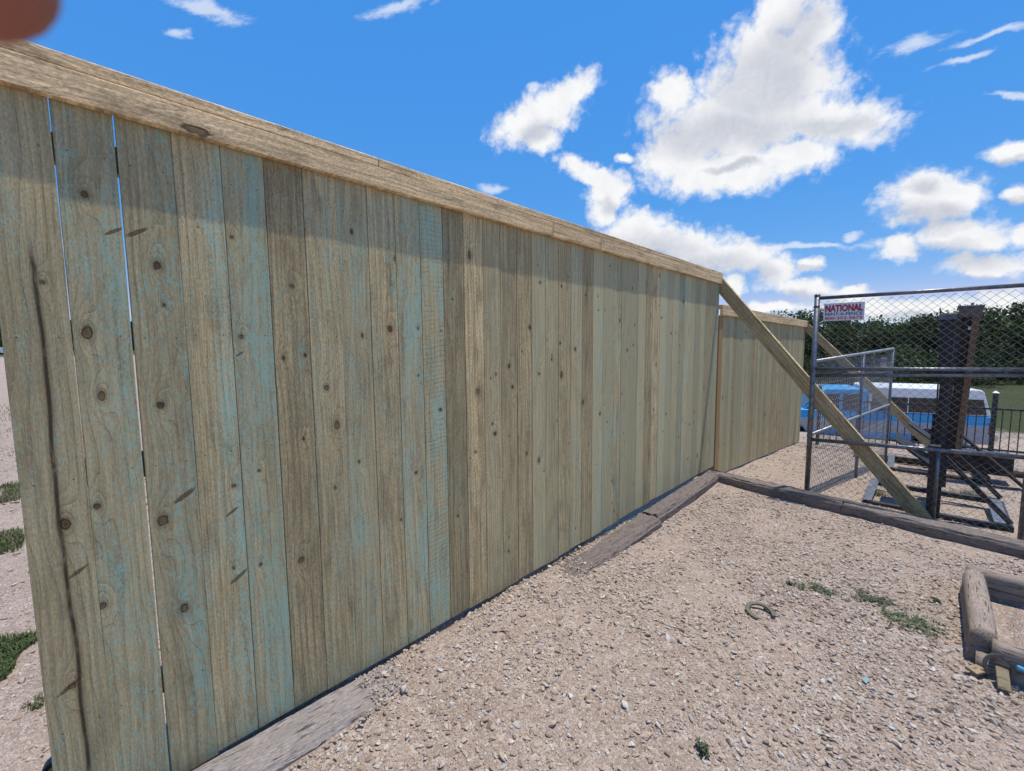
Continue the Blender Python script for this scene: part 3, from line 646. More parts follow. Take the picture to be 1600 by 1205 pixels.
# ------------------------------------------------------------------ ties (railroad timbers) on the ground
def tie(length, w, h, ax, seed, mat, label, loc, rz=0., group='old ties edging the gravel', prof=None, name='timber_tie'):
    n = int(length/.02); V = []; F = []
    base = prof or [(-.5, 0), (-.5, .82), (-.42, .98), (-.2, 1.), (0, 1.), (.2, 1.), (.40, .97), (.5, .80), (.5, .4), (.5, 0)]
    base2 = []
    for a, b_ in zip(base[:-1], base[1:]):
        for k in range(3): base2.append((a[0]+(b_[0]-a[0])*k/3, a[1]+(b_[1]-a[1])*k/3))
    base2.append(base[-1]); m_ = len(base2)
    for i in range(n+1):
        l = length*i/n
        for j, (a, b_) in enumerate(base2):
            dv = (mn.noise((l*1.7, j*.35, seed))*.03 + mn.noise((l*9, j*1.1, seed+5))*.014 + mn.noise((l*40, j*2.1, seed+9))*.005)
            endw = .02*mn.noise((j*.7, seed*3.3, i > n/2))
            ll = l + (endw if i in (0, n) else 0)
            c = (a*w*(1+dv*1.5), b_*h+dv*.45*(b_ > .01))
            V.append((ll, c[0], c[1]) if ax == 0 else (c[0], ll, c[1]))
    for i in range(n):
        for j in range(m_-1): F.append((i*m_+j, i*m_+j+1, (i+1)*m_+j+1, (i+1)*m_+j))
    F += [tuple(range(m_)), tuple(n*m_+k for k in range(m_))[::-1]]
    o = MB().add(V, F).build(name, mat, None, smooth=False, loc=loc, rot=(0, 0, rz)); tag(o, label, 'timber tie', group)
    return o
tie(2.0, .215, .12, 1, 3, M['tie_light'], 'weathered grey tie at the bottom edge beside the near fence boards', (.145, -1.2, -.038), 0.).rotation_euler.x = -.046
o = tie(1.42, .20, .15, 1, 12, M['tie'], 'half buried dark tie along the middle of the fence foot', (.205, 1.60, -.150), -.01); o.rotation_euler.x = .052
tie(1.62, .165, .15, 1, 29, M['tie'], 'raised weathered tie along the fence foot ending at the far corner', (.205, 3.035, -.068), 0.02)
tie(1.28, .165, .15, 0, 41, M['tie_brown'], 'thin dark grey tie running from the fence corner to the chain link post', (.13, 4.665, -.055), math.atan(-.165))
tie(2.9, .175, .16, 0, 57, M['tie_brown'], 'long cracked brown tie under the chain link panel at the right', (1.40, 4.452, -.062), math.atan(-.175))

# ------------------------------------------------------------------ chain link
def chain(mb, w, h, pw=.034, ph=.032, r=.0017, x0=0., z0=0.):
    n = int(w/pw); k = int(h/ph)
    for i in range(n):
        pts = []
        for j in range(k+1):
            a = (i+j) % 2
            pts.append((x0+(i+a)*pw+(.001 if a else -.001), (.0022 if (j % 2) else -.0022), z0+j*ph))
        mb.tube(pts, r, 4, False)
    return mb
panel = empty('chain_link_panel', (1.03, 4.86, -.06), 0, 'upright galvanised chain link panel with pipe rails and the red and white sign', 'chain link fence', 'chain link panels')
Hp = 1.475
for xx in (0., 1.475): MB().tube([(xx, 0, -.08), (xx, 0, 2.055)], .0235, 12).build('post', M['galv'], panel, smooth=True)
for x_, z in ((0., 2.06), (1.475, 2.06)): MB().tube([(x_, 0, z-.012), (x_, 0, z+.008), (x_, 0, z+.02)], [.026, .026, .012], 12).build('post_cap', M['galv'], panel, smooth=True)
for z0_, z1_, r_ in ((2.035, 2.035, .0175), (1.335, 1.372, .0175), (1.268, 1.330, .0165), (.612, .672, .0185)):
    MB().tube([(.02, 0, z0_), (1.46, 0, z1_)], r_, 10).build('rail', M['galv'], panel, smooth=True)
MB().tube([(.955, 0, .02), (.955, 0, .64)], .013, 10).build('stub_post', M['galv'], panel, smooth=True)
cm = chain(MB(), 1.42, 2.0, x0=.024, z0=.02).build('wire_mesh', M['wire'], panel)
for z in (1.95, 1.35, .65):
    for xx in (0, 1.475): MB().tube([(xx, 0, z-.012), (xx, 0, z+.012)], .0262, 12).build('clamp', M['galv'], panel, smooth=True)
p2 = empty('chain_link_panel', (1.0, 4.97, -.13), math.atan2(3.3, .42), 'lower bright chain link panel folded back behind the upright one', 'chain link fence', 'chain link panels')
L2 = 3.52
for xx in (1.9, L2): MB().tube([(xx, 0, -.28*xx/L2), (xx, 0, 1.47+.09*xx/L2)], .019, 10).build('post', M['galv'], p2, smooth=True)
for z, dz2 in ((.70, 0), (1.47, .09)): MB().tube([(0, 0, z), (L2, 0, z+dz2)], .0175, 10).build('rail', M['wire2'], p2, smooth=True)
chain(MB(), L2-.04, 1.72, .034, .034, .0016, .02, -.22).build('wire_mesh', M['wire2'], p2)

def text_mesh(txt, h, off, width):
    cu_ = bpy.data.curves.new('lettering', 'FONT'); cu_.body = txt; cu_.size = 1; cu_.extrude = 0.; cu_.offset = off; cu_.align_x = 'CENTER'; cu_.align_y = 'CENTER'
    tmp = bpy.data.objects.new('lettering', cu_); COL.objects.link(tmp); dg = bpy.context.evaluated_depsgraph_get(); dg.update()
    me = bpy.data.meshes.new_from_object(tmp.evaluated_get(dg)); bpy.data.objects.remove(tmp)
    c = np.array([v.co[:] for v in me.vertices]); lo, hi = c.min(0), c.max(0)
    for v in me.vertices:
        v.co.x = (v.co.x-(lo[0]+hi[0])/2)/(hi[0]-lo[0])*width; v.co.y = (v.co.y-(lo[1]+hi[1])/2)/(hi[1]-lo[1])*h; v.co.z = 0
    return me
def rent_sign(name, loc, rz, w, h, label):
    s = empty(name, loc, rz, label, 'sign', 'rental signs wired to the mesh')
    MB().box((-w/2, -.001, -h/2), (w/2, .001, h/2)).build('plate', M['sign_w'], s)
    for txt, zc_, hh, ww, mt_, of, yy in (('NATIONAL', .205, .40, .93, M['sign_b'], .045, -.0016), ('NATIONAL', .215, .38, .90, M['sign_r'], .025, -.0024),
                                 ('RENT-A-FENCE', -.12, .17, .92, M['sign_b'], .02, -.002), ('800-352-5675', -.35, .17, .92, M['sign_r'], .02, -.002)):
        o = link('lettering', text_mesh(txt, hh*h, of, ww*w), s, (0, yy, zc_*h), (R(90), 0, 0)); o.data.materials.append(mt_)
    return s
rent_sign('rental_sign', (1.250, 4.848, 1.832), 0, .318, .170, 'white sign with red NATIONAL lettering high on the upright chain link panel')
rent_sign('rental_sign', (1.37, 8.0, 1.22), math.atan2(3.3, .42), .32, .17, 'small pale sign at the far top corner of the folded chain link panel')

# ------------------------------------------------------------------ steel stands
def stand(loc, rz, label, masts=True):
    s = empty('steel_stand', loc, rz, label, 'steel stand', 'black steel stands with braces')
    def P(name, mb, mt, bv=.002): return mb.build(name, mt, s, bevel=bv)
    P('base_bar', MB().box((-.5, -.03, 0), (.52, .03, .05)), M['black']); P('base_bar', MB().box((-.5, .86, 0), (.5, .92, .05)), M['black'])
    P('side_plate', MB().box((-.54, -.03, .052), (-.46, .92, .062)), M['steel']); P('side_bar', MB().box((-.53, .031, 0), (-.50, .859, .05)), M['black'])
    P('side_plate', MB().box((.40, -.03, .052), (.50, .90, .062)), M['steel']); P('side_bar', MB().box((.47, .031, 0), (.52, .859, .05)), M['black'])
    for y_ in (0, .89):
        P('mast', MB().box((-.055, y_-.05, .051), (.045, y_+.05, (.70 if y_ == 0 else .9) if masts else .55)), M['black'])
        P('diagonal_brace', MB().bar((.03, y_, .62), (.50, y_, .075), .05, .04), M['black'])
    P('cross_plate', MB().bar((-.33, .45, .68), (.02, .45, .40), .5, .02), M['black'])
    return s
s1 = stand((1.985, 5.30, -.145), 0, 'nearer black steel stand carrying two dark masts just behind the chain link panel')
s2 = stand((2.03, 8.02, -.36), R(2), 'farther low black steel stand with a sloping grey plate, behind the nearer stand', False)
MB().bar((.12, -.10, .72), (.78, -.1, .06), .26, .03).build('ramp_plate', M['oldpost'], s2, bevel=.003)
MB().box((-.1, .1, .14), (.72, .5, .36)).build('crosswise_beam', M['black'], s2, bevel=.005)
col_ = empty('timber_column', (2.065, 5.16, .50), 0, 'thick weathered brown timber column leaning slightly against the near steel mast', 'column', 'columns on the steel stand')
def lean_box(mb, x0, x1, y0, y1, z0, z1, lean=.075): 
    return mb.add([(x0,y0,z0),(x1,y0,z0),(x1,y1,z0),(x0,y1,z0),(x0+lean,y0,z1),(x1+lean,y0,z1),(x1+lean,y1,z1),(x0+lean,y1,z1)],
                 [(0,3,2,1),(4,5,6,7),(0,1,5,4),(1,2,6,5),(2,3,7,6),(3,0,4,7)])
lean_box(MB(), -.036, .020, -.02, .05, 0, 1.33, .045).build('channel_face', M['oldpost'], col_, bevel=.003)
lean_box(MB(), -.068, -.039, -.03, .05, 0, 1.30, .045).build('dark_flange', M['black'], col_, bevel=.002)
lean_box(MB(), .023, .068, -.035, .10, 0, 1.33, .045).build('brown_plank', M['oldside'], col_, bevel=.003)
MB().box((-.03, -.045, 1.332), (.135, .11, 1.352)).build('top_plate', M['steel'], col_, bevel=.002)
MB().box((-.022, -.050, 1.25), (.128, -.046, 1.330)).build('front_plate', M['tie'], col_)
MB().tube([(.06, .0, 1.352), (.06, 0, 1.375)], .009, 8).build('bolt', M['galv'], col_)
for zz, xo in ((1.14, .045), (.72, .018)): MB().box((xo, -.0245, zz), (xo+.018, -.0205, zz+.028)).build('tag_plate', M['whitep'], col_)
colA = empty('steel_column', (2.02, 6.0, .0), 0, 'narrower black steel column behind and left of the timber column', 'column', 'columns on the steel stand')
lean_box(MB(), -.035, .055, -.03, .03, 0, 1.76, -.035).build('column_face', M['black'], colA, bevel=.003)
lean_box(MB(), -.052, -.038, -.05, .05, 0, 1.76, -.035).build('flange', M['black'], colA, bevel=.002)
MB().box((-.10, -.06, 1.762), (.03, .06, 1.82)).build('top_plate', M['steel'], colA, bevel=.002)

# ------------------------------------------------------------------ iron picket fence
iron = empty('iron_fence', (.27, 10.3, -.62), math.atan2(.3, 2.43), 'low black iron picket fence across the slope behind the steel stands', 'iron fence')
Lf = 7.35
for i in range(4):
    xx = .0+2.45*i; zt = .035*i*.4
    MB().box((xx-.03, -.03, -.25), (xx+.03, .03, 1.27)).build('post', M['iron'], iron, bevel=.003)
    MB().add([(xx-.04,-.04,1.272),(xx+.04,-.04,1.272),(xx+.04,.04,1.272),(xx-.04,.04,1.272),(xx,0,1.31)], [(0,3,2,1),(0,1,4),(1,2,4),(2,3,4),(3,0,4)]).build('post_cap', M['whitep'] if i == 1 else M['iron'], iron)
for i in range(3):
    for z in (.28, .98): MB().box((2.45*i+.032, -.012, z), (2.45*i+2.418, .012, z+.03)).build('rail', M['iron'], iron)
pk = MB().tube([(0, 0, .2), (0, 0, .979)], .008, 6).mesh('picket', M['iron'])
for i in range(3):
    for j in range(1, 24):
        link('picket', pk, iron, (2.45*i+j*.102, 0, 0))
# low kerb ties near iron fence
t6 = tie(2.6, .18, .14, 0, 77, M['oldpost'], 'dark tie lying on the slope behind the farther stand', (1.0, 9.0, -.50), R(3))

# ------------------------------------------------------------------ sandbox (horseshoe pit)
pit = empty('timber_box', (2.136, 2.535, 0), R(0), 'low square pit edged with rounded grey landscape timbers at the right edge', 'pit frame')
rp = [(-.5, 0), (-.5, .55), (-.42, .8), (-.25, .96), (0, 1.), (.25, .96), (.42, .8), (.5, .55), (.5, 0)]
def log(parent, ax, length, w, h, seed, loc, mt):
    n = int(length/.03); V = []; F = []
    B2 = []
    for a, b_ in zip(rp[:-1], rp[1:]):
        for k in range(2): B2.append((a[0]+(b_[0]-a[0])*k/2, a[1]+(b_[1]-a[1])*k/2))
    B2.append(rp[-1]); m_ = len(B2)
    for i in range(n+1):
        l = length*i/n; taper = 1-.06*(i in (0, n))
        for j, (a, b_) in enumerate(B2):
            dv = mn.noise((l*2, j*.5, seed))*.05+mn.noise((l*12, j*.9, seed))*.02
            V.append((l, a*w*taper, b_*h*(1+dv)) if ax == 0 else (a*w*taper*(1+dv*.4), l, b_*h*(1+dv)))
    for i in range(n):
        for j in range(m_-1): F.append((i*m_+j, i*m_+j+1, (i+1)*m_+j+1, (i+1)*m_+j))
    F += [tuple(range(m_)), tuple(n*m_+k for k in range(m_))[::-1]]
    return MB().add(V, F).build('timber', mt, parent, smooth=True, loc=loc)
for lev in (0, 1):
    z = -.02+lev*.088
    log(pit, 1, .78 if lev else .80, .10, .092, 1+lev, (.025 if lev else .02, .0 if lev else -.01, z), M['logy'])
    log(pit, 0, 1.3, .095, .09, 5+lev, (.0 if not lev else .05, -.055, z-.004), M['logx'])
    log(pit, 0, 1.3, .095, .09, 9+lev, (-.01 if lev else .0, .83 if lev else .84, z+.004), M['logx'])
MB().tube([(.72, .4, -.05), (.72, .4, .20)], .012, 8).build('stake', M['iron'], pit, smooth=True)
def horseshoe(name, loc, rot, label, s=1.):
    pts = []; mb = MB(); w = .021; t = .010; n = 20; V = []; F = []
    for i in range(n+1):
        a = R(-128+256*i/n)-R(0); cx = .066*math.sin(a); cy = .078*math.cos(a)
        rr = 1-.10*abs(i/n*2-1)**3
        nx2, ny2 = math.sin(a), math.cos(a)
        for (o_, z_) in ((-w/2, 0), (w/2, 0), (w/2, t), (w*.3, t*1.15), (-w*.3, t*1.15), (-w/2, t)): V.append(((cx+nx2*o_)*rr, (cy+ny2*o_), z_))
    for i in range(n):
        for j in range(6): F.append((i*6+j, i*6+(j+1) % 6, (i+1)*6+(j+1) % 6, (i+1)*6+j))
    F += [tuple(range(6))[::-1], tuple(n*6+k for k in range(6))]
    o = MB().add(V, F).build(name, M['shoe'], None, smooth=False, loc=loc, rot=rot); o.scale = (s, s, s)
    return tag(o, label, 'horseshoe', 'horseshoes by the pit')
horseshoe('horseshoe', (1.275, 2.225, float(gz(1.275, 2.225))+.012), (R(4), R(-5), R(46)), 'dull iron horseshoe lying open on the gravel left of the weeds', .98)
horseshoe('horseshoe', (2.205, 2.425, .05), (R(75), 0, R(8)), 'horseshoe leaning against the front corner of the timber pit', .72)
for lc, rt, dm, lb in (((2.135, 2.40, .014), (R(8), R(5), R(60)), (.085, .045, .014), 'flat tan wood scrap lying left of the leaning horseshoe'), ((2.215, 2.375, .03), (R(38), R(4), R(8)), (.042, .10, .012), 'tan wood scrap propped on edge against the leaning horseshoe')):
    tag(MB().box((-dm[0]/2, -dm[1]/2, 0), dm and (dm[0]/2, dm[1]/2, dm[2])).build('wood_scrap', M['scrap'], None, bevel=.002, loc=lc, rot=rt), lb, 'wood scrap', 'wood scraps at the pit')
tag(MB().box((-.03, -.008, -.01), (.03, .008, .01)).build('plastic_clip', M['bluep'], None, bevel=.005, loc=(2.285, 2.415, .085), rot=(0, R(12), 0)), 'small light blue plastic clip on the front of the timber pit', 'plastic clip')
tag(MB().add([(-.02, -.008, 0), (.018, -.012, .002), (.026, .004, .004), (-.012, .012, .003), (-.02, -.008, .005), (.018, -.012, .007), (.026, .004, .009), (-.012, .012, .008)], [(0,3,2,1),(4,5,6,7),(0,1,5,4),(1,2,6,5),(2,3,7,6),(3,0,4,7)]).build('glass_shard', M['shard'], None, loc=(1.765, 1.993, float(gz(1.765, 1.993))+.006), rot=(R(10), 0, R(80)), ), 'small pale teal shard lying on the gravel right of centre', 'shard')

# ------------------------------------------------------------------ weeds and grass
def weed(cx, cy, rx, ry, n, label, seed, h=.022, rz=0.):
    rnd = random.Random(seed); mb = MB(); cz = float(gz(cx, cy))
    stems = []
    for k in range(max(6, n//16)):
        a = rnd.uniform(0, 6.28); px, py = 0, 0; r_ = rnd.uniform(.4, 1.)
        ox, oy = rnd.gauss(0, .35)*rx, rnd.gauss(0, .35)*ry
        for j in range(16):
            t = j/16*r_; lx, ly = ox+math.cos(a)*t*rx*.8+rnd.gauss(0, .006), oy+math.sin(a)*t*ry*.8+rnd.gauss(0, .006)
            lz = float(gz(cx+lx, cy+ly))-cz+rnd.uniform(.003, h)*(1-.3*t)
            s = rnd.uniform(.003, .0075); b_ = rnd.uniform(0, 6.28); ti = rnd.uniform(-.5, .5)
            d = Vector((math.cos(b_), math.sin(b_), ti)); e = Vector((-math.sin(b_), math.cos(b_), rnd.uniform(-.4, .4)))
            c = Vector((lx, ly, lz)); mb.add([c-d*s*1.6, c+e*s*.6, c+d*s*1.6, c-e*s*.6], [(0, 1, 2, 3)])
            if j % 5 == 0: mb.tube([(lx, ly, float(gz(cx+lx, cy+ly))-cz-.003), (lx+.003, ly+.002, lz)], .0007, 3, False)
    o = mb.build('weed', M['weed'], None, loc=(cx, cy, cz)); o.rotation_euler.z = 0
    return tag(o, label, 'weed', 'low weeds in the gravel')
weed(1.47, 2.72, .12, .07, 380, 'small dark green weed patch right of and above the horseshoe', 1)
weed(1.88, 2.71, .17, .14, 720, 'larger sprawling green weed patch between the horseshoe and the timber pit', 2)
weed(1.73, 2.85, .13, .10, 380, 'upper left spill of the sprawling weed patch', 21)
weed(2.0, 3.07, .03, .02, 130, 'tiny yellowish weed tuft beside the timber pit corner', 3)
weed(1.365, 1.121, .03, .03, 120, 'tiny green weed seedling at the bottom edge of the gravel', 4, .035)
weed(1.55, 5.9, .14, .1, 500, 'green weed clump behind the chain link post', 5, .06)
weed(2.3, 6.9, .3, .2, 900, 'weed clump on gravel between the two steel stands', 6, .06)
weed(1.33, 2.70, .06, .03, 120, 'dry sparse weed at the left of the small patch', 7)
def blades(spots, name, label):
    mb = MB(); rnd = random.Random(5)
    for cx, cy, rx, ry, n, h in spots:
        for _ in range(n):
            r_, a = math.sqrt(rnd.random()), rnd.uniform(0, 6.28); px, py = cx+rx*r_*math.cos(a), cy+ry*r_*math.sin(a)
            if vnoise(np.array(px), np.array(py), 5., 31) < .36: continue
            z = float(gz(px, py)); hh = h*rnd.uniform(.5, 1.2); b_ = rnd.uniform(0, 6.28); w = hh*.045+.0012; ln = hh*rnd.uniform(.3, 1.1)
            dx, dy = math.cos(b_), math.sin(b_)
            mb.add([(px-dy*w, py+dx*w, z-.004), (px+dy*w, py-dx*w, z-.004), (px+dx*ln*.4+dy*w*.7, py+dy*ln*.4-dx*w*.7, z+hh*.65), (px+dx*ln*.4-dy*w*.7, py+dy*ln*.4+dx*w*.7, z+hh*.65), (px+dx*ln, py+dy*ln, z+hh*.8)], [(0, 1, 2, 3), (3, 2, 4)])
    return tag(mb.build(name, M['grass'], None), label, 'grass', kind='stuff')
blades([(-1.42, -.71, .40, .10, 3600, .036), (-1.0, -.62, .14, .05, 260, .03), (-3.55, -.80, .40, .10, 1100, .05), (-5.3, -.86, .5, .14, 900, .06), (-2.6, -1.3, .8, .3, 2500, .05), (-12, -1.4, 4., .5, 900, .07)], 'grass', 'green grass tufts on the gravel left of the fence end')

# ------------------------------------------------------------------ cordless tool peeking past the fence end
tool = empty('tape_measure', (-.335, -.548, -.035), R(78), 'black and yellow tape measure on the ground behind the bottom left fence board', 'tape measure')
MB().prism([(.052*math.cos(a), .050+.050*math.sin(a)) for a in [math.pi*k/12 for k in range(13)]]+[(-.052, .0), (.058, .0)], 1, -.024, .024).build('case', M['plast'], tool, bevel=.005, seg=2)
MB().tube([(0, -.0275, .052), (0, -.0245, .052)], .034, 20).build('badge', M['yellow'], tool)
MB().tube([(0, -.030, .052), (0, -.0278, .052)], .019, 16).build('badge_centre', M['plast'], tool)

# ------------------------------------------------------------------ truck with camper shell
def arc_cut(x0, x1, cx, r, z0, n=10):
    return [(cx+r*math.cos(math.pi*(1-i/n)), z0+r*math.sin(math.pi*(1-i/n))*.95) for i in range(n+1)]
def pickup(loc, rz, label, name='pickup_truck', white=False):
    t = empty(name, loc, rz, label, 'pickup truck', 'vehicles beyond the yard')
    B, S = (M['whitep'], M['whitep']) if white else (M['blue'], M['silver'])
    w = .98; X0 = .65; Lg = 5.5+X0; Wr = (1.45, 4.45+X0)
    def prof(zb, zt): return None
    # lower body with wheel arches
    low = [(.0, .52)]+[(.06, .36), (Wr[0]-.42, .34)]+arc_cut(0, 0, Wr[0], .42, .36)+[(Wr[0]+.42, .34), (Wr[1]-.42, .34)]+arc_cut(0, 0, Wr[1], .42, .36)+[(Wr[1]+.42, .34), (Lg-.05, .40), (Lg, .60), (Lg, .93), (0, .93)]
    # remove duplicate arch ends
    MB().prism(low, 1, -w, w).build('lower_body', S, t, bevel=.0)
    MB().prism([(0.005, .932), (Lg-.01, .932), (Lg-.05, 1.10), (4.15+X0, 1.20), (0.02, 1.20)], 1, -w+.01, w-.01).build('upper_body', B, t, bevel=.02)
    for s_ in (-1, 1):
        MB().box((.02, s_*(w-.004) if s_ < 0 else w-.004, .885) if 0 else (.02, min(s_*(w+.004), s_*(w-.01)), .90), (Lg-.1, max(s_*(w+.004), s_*(w-.01)), .945)).build('pinstripe', M['blue_light'] if not white else S, t)
        MB().box((Wr[0]+.46, min(s_*(w+.006), s_*(w-.01)), .38), (Wr[1]-.46, max(s_*(w+.006), s_*(w-.01)), .56)).build('rocker_stripe', B, t)
    # cab
    cab = [(2.35+X0, 1.201), (4.10+X0, 1.201), (3.62+X0, 1.80), (3.45+X0, 1.90), (2.50+X0, 1.92), (2.38+X0, 1.86)]
    MB().prism(cab, 1, -w+.10, w-.10).build('cab', B, t, bevel=.035, seg=2)
    for s_ in (-1, 1):
        y0, y1 = sorted((s_*(w-.103), s_*(w-.088)))
        MB().prism([(3.12+X0, 1.24), (3.93+X0, 1.24), (3.55+X0, 1.73), (3.12+X0, 1.75)], 1, y0, y1).build('side_window', M['glass'], t, bevel=.004)
        MB().prism([(2.52+X0, 1.24), (3.02+X0, 1.24), (3.02+X0, 1.75), (2.54+X0, 1.75)], 1, y0, y1).build('side_window', M['glass'], t, bevel=.004)
        y0, y1 = sorted((s_*(w-.05), s_*(w+.16)))
        MB().box((3.82+X0, y0, 1.20), (3.92+X0, y1, 1.36)).build('mirror', M['plast'], t, bevel=.02)
        y0, y1 = sorted((s_*(w-.012), s_*(w+.012)))
        MB().box((3.02+X0, y0, 1.06), (3.18+X0, y1, 1.09)).build('door_handle', M['chrome'], t)
        MB().box((3.985+X0, y0, .5), (3.992+X0, sorted((s_*(w-.012), s_*(w+.002)))[1] if s_ > 0 else y1, 1.19)).build('door_seam', M['plast'], t)
    ws = MB().add([(4.06+X0, -.80, 1.25), (4.06+X0, .80, 1.25), (3.68+X0, .74, 1.76), (3.68+X0, -.74, 1.76), (4.085+X0, -.80, 1.25), (4.085+X0, .80, 1.25), (3.705+X0, .74, 1.76), (3.705+X0, -.74, 1.76)], [(0,3,2,1),(4,5,6,7),(0,1,5,4),(1,2,6,5),(2,3,7,6),(3,0,4,7)])
    ws.build('windscreen', M['glass'], t)
    if not white:
        # camper shell
        s_o = MB().prism([(.02, 1.202), (2.33+X0, 1.202), (2.33+X0, 1.98), (2.22+X0, 2.02), (.32, 2.00), (.22, 1.94)], 1, -w+.05, w-.05).build('camper_shell', M['whitep'], t, bevel=.05, seg=3)
        for s_ in (-1, 1):
            y0, y1 = sorted((s_*(w-.055), s_*(w-.038)))
            for a, b_ in ((.20, .98), (1.01, 1.98), (2.01, 2.27+X0)):
                q = MB().prism([(a if a > .25 else a-.06, 1.24), (b_, 1.24), (b_, 1.70), (a if a > .25 else a+.04, 1.70)], 1, y0, y1).build('window', M['glass'], s_o, bevel=.004)
        MB().add([(.035, -.84, 1.26), (.035, .84, 1.26), (.165, .78, 1.72), (.165, -.78, 1.72), (.01, -.84, 1.26), (.01, .84, 1.26), (.14, .78, 1.72), (.14, -.78, 1.72)], [(0,3,2,1),(4,5,6,7),(0,1,5,4),(1,2,6,5),(2,3,7,6),(3,0,4,7)]).build('window', M['glass'], s_o)
    for s_ in (-1, 1):
        y0, y1 = sorted((s_*(w-.16), s_*(w+.012)))
        tl_ = MB().box((-.02, y0, .66), (.10, y1, 1.02)).build('tail_light', M['red'], t, bevel=.02)
        MB().box((-.026, y0+.03, .80), (-.018, y1-.03, .90)).build('amber_lens', M['orange_lens'], tl_)
    MB().box((-.16, -w+.02, .46), (.0, w-.02, .64)).build('bumper', M['chrome'], t, bevel=.02)
    MB().box((Lg+.001, -w+.05, .42), (Lg+.13, w-.05, .62)).build('bumper', M['chrome'], t, bevel=.02)
    for wx in Wr:
        for s_ in (-1, 1):
            a, b_ = sorted((s_*(w-.24), s_*(w-.015)))
            tyre = MB().tube([(wx, a, .36), (wx, a+.03, .36), (wx, b_-.03, .36), (wx, b_, .36)], [.31, .36, .36, .31], 24).build('tyre', M['tyre'], t, smooth=True)
            y_ = s_*(w-.012); MB().tube([(wx, y_-.02*s_, .36), (wx, y_, .36), (wx, y_+.01*s_, .36)], [.20, .19, .06], 20).build('rim', M['rim'], tyre, smooth=False)
    return t
tx = (3.33, 20.08); tz = float(gz(*tx))
pickup((2.95, 19.65, -1.93), math.atan2(-1.72, -4.7), 'blue and silver pickup with a white camper shell parked below the yard')
v2 = pickup((-104, -6.5, .50), R(80), 'distant white pickup barely showing past the left fence end', white=True)

# ------------------------------------------------------------------ trees
def tree_parts(seed, h, cr_, leaf=.16, n=3600, low=.12):
    rnd = random.Random(seed); tb = MB(); clumps = []
    tb.tube([(0, 0, -.3), (.05, .02, h*.2), (.0, .08, h*.45), (.1, .0, h*.8)], [h*.035, h*.028, h*.02, h*.006], 8)
    for k in range(30):
        a = rnd.uniform(0, 6.28); z = rnd.uniform(low, .93); rr = cr_*math.sqrt(max(.05, 1-((z-.5)/.58)**2))*rnd.uniform(.25, 1.)
        c = Vector((math.cos(a)*rr, math.sin(a)*rr, z*h)); clumps.append((c, rnd.uniform(.22, .42)*cr_))
        if k % 2 == 0: tb.tube([(0, 0, c.z*.45), ((c.x*.5), c.y*.5, c.z*.8), tuple(c)], [h*.012, h*.007, h*.002], 5, False)
    lb = MB(); per = n//30
    for c, r_ in clumps:
        for _ in range(per):
            v = Vector([rnd.gauss(0, 1) for _ in range(3)]).normalized()*r_*rnd.uniform(.35, 1.12); v.z *= .75; p = c+v
            s = leaf*rnd.uniform(.5, 1.2); d = Vector([rnd.gauss(0, 1) for _ in range(3)]).normalized(); e = d.cross(Vector([rnd.gauss(0, 1) for _ in range(3)])).normalized()
            lb.add([p-d*s, p+e*s*.55, p+d*s, p-e*s*.55], [(0, 1, 2, 3)])
    return tb.mesh('trunk', M['bark'], smooth=True), lb
var = []
for i, (h, c_) in enumerate(((6.6, 3.3), (5.8, 3.6), (7.2, 3.1), (6.2, 2.9))):
    tm_, lb = tree_parts(50+i, h, c_, .17, 4200, .10); var.append((tm_, lb.mesh('crown', M['oak'])))
brs = []
for i in range(2):
    tm_, lb = tree_parts(80+i, 2.4, 2.2, .12, 2200, .1); brs.append((tm_, lb.mesh('crown', M['brush'])))
def at(px, D, y=530):
    p = CA + (CF + CR*((px-800)/695.) + CU*0)*D; return p[0], p[1]
kinds = ['broad', 'tall', 'rounded', 'open-crowned']
k_ = 0
def plant(px, D, vi, s, label, grp, src=var, name='oak_tree', z=None, cat='tree'):
    xx, yy = at(px, D); zz = float(gz(xx, yy)) if z is None else z
    t = empty(name, (xx, yy, zz), random.uniform(0, 6.28), label, cat, grp); t.scale = (s, s, s*random.uniform(.93, 1.06))
    link('trunk', src[vi % len(src)][0], t); link('crown', src[vi % len(src)][1], t); return t
front = [(1205, 44, 0, .86, 'oak over the top of the far fence run, left of the mesh post'), (1236, 42, 1, .86, 'dark oak rising just left of the chain link post'), (1296, 42, 0, .92, 'dark oak right behind the red lettered sign'),
         (1345, 43, 2, .66, 'oak with a dip in its top right of the sign'), (1392, 42, 1, .96, 'broad oak behind the middle of the mesh panel'), (1440, 40, 3, .95, 'dark oak just left of the steel column'),
         (1490, 42, 0, .90, 'oak hidden mostly by the timber column'), (1545, 41, 2, .98, 'oak with a ragged top right of the timber column'), (1600, 38, 1, 1.10, 'dark tall oak at the right edge of the picture'),
         (1660, 38, 0, 1.1, 'oak just beyond the right edge')]
for px, D, vi, s, lb in front: plant(px, D, vi, s, lb, 'dark oaks along the field edge')
BL = ['above the far end of the fence cap', 'left of the lettered sign', 'just right of the lettered sign', 'right of the folded panel corner', 'between the folded panel and the columns', 'left of the steel column', 'right of the timber column', 'over the iron fence post', 'outside the right edge']
for i, px in enumerate((1215, 1270, 1325, 1375, 1420, 1465, 1520, 1575, 1640)):
    plant(px, 49+(i % 3)*2, (i+1) % 4, (.86, .95, .62, .9, 1.0, .9, .95, .8, 1.05)[i], 'back row oak '+BL[i], 'back row oaks behind the field edge')
SL = ['just right of the chain link post', 'above the blue truck cab', 'above the white camper shell front', 'above the middle of the camper shell', 'behind the timber column', 'above the truck tail', 'at the right edge']
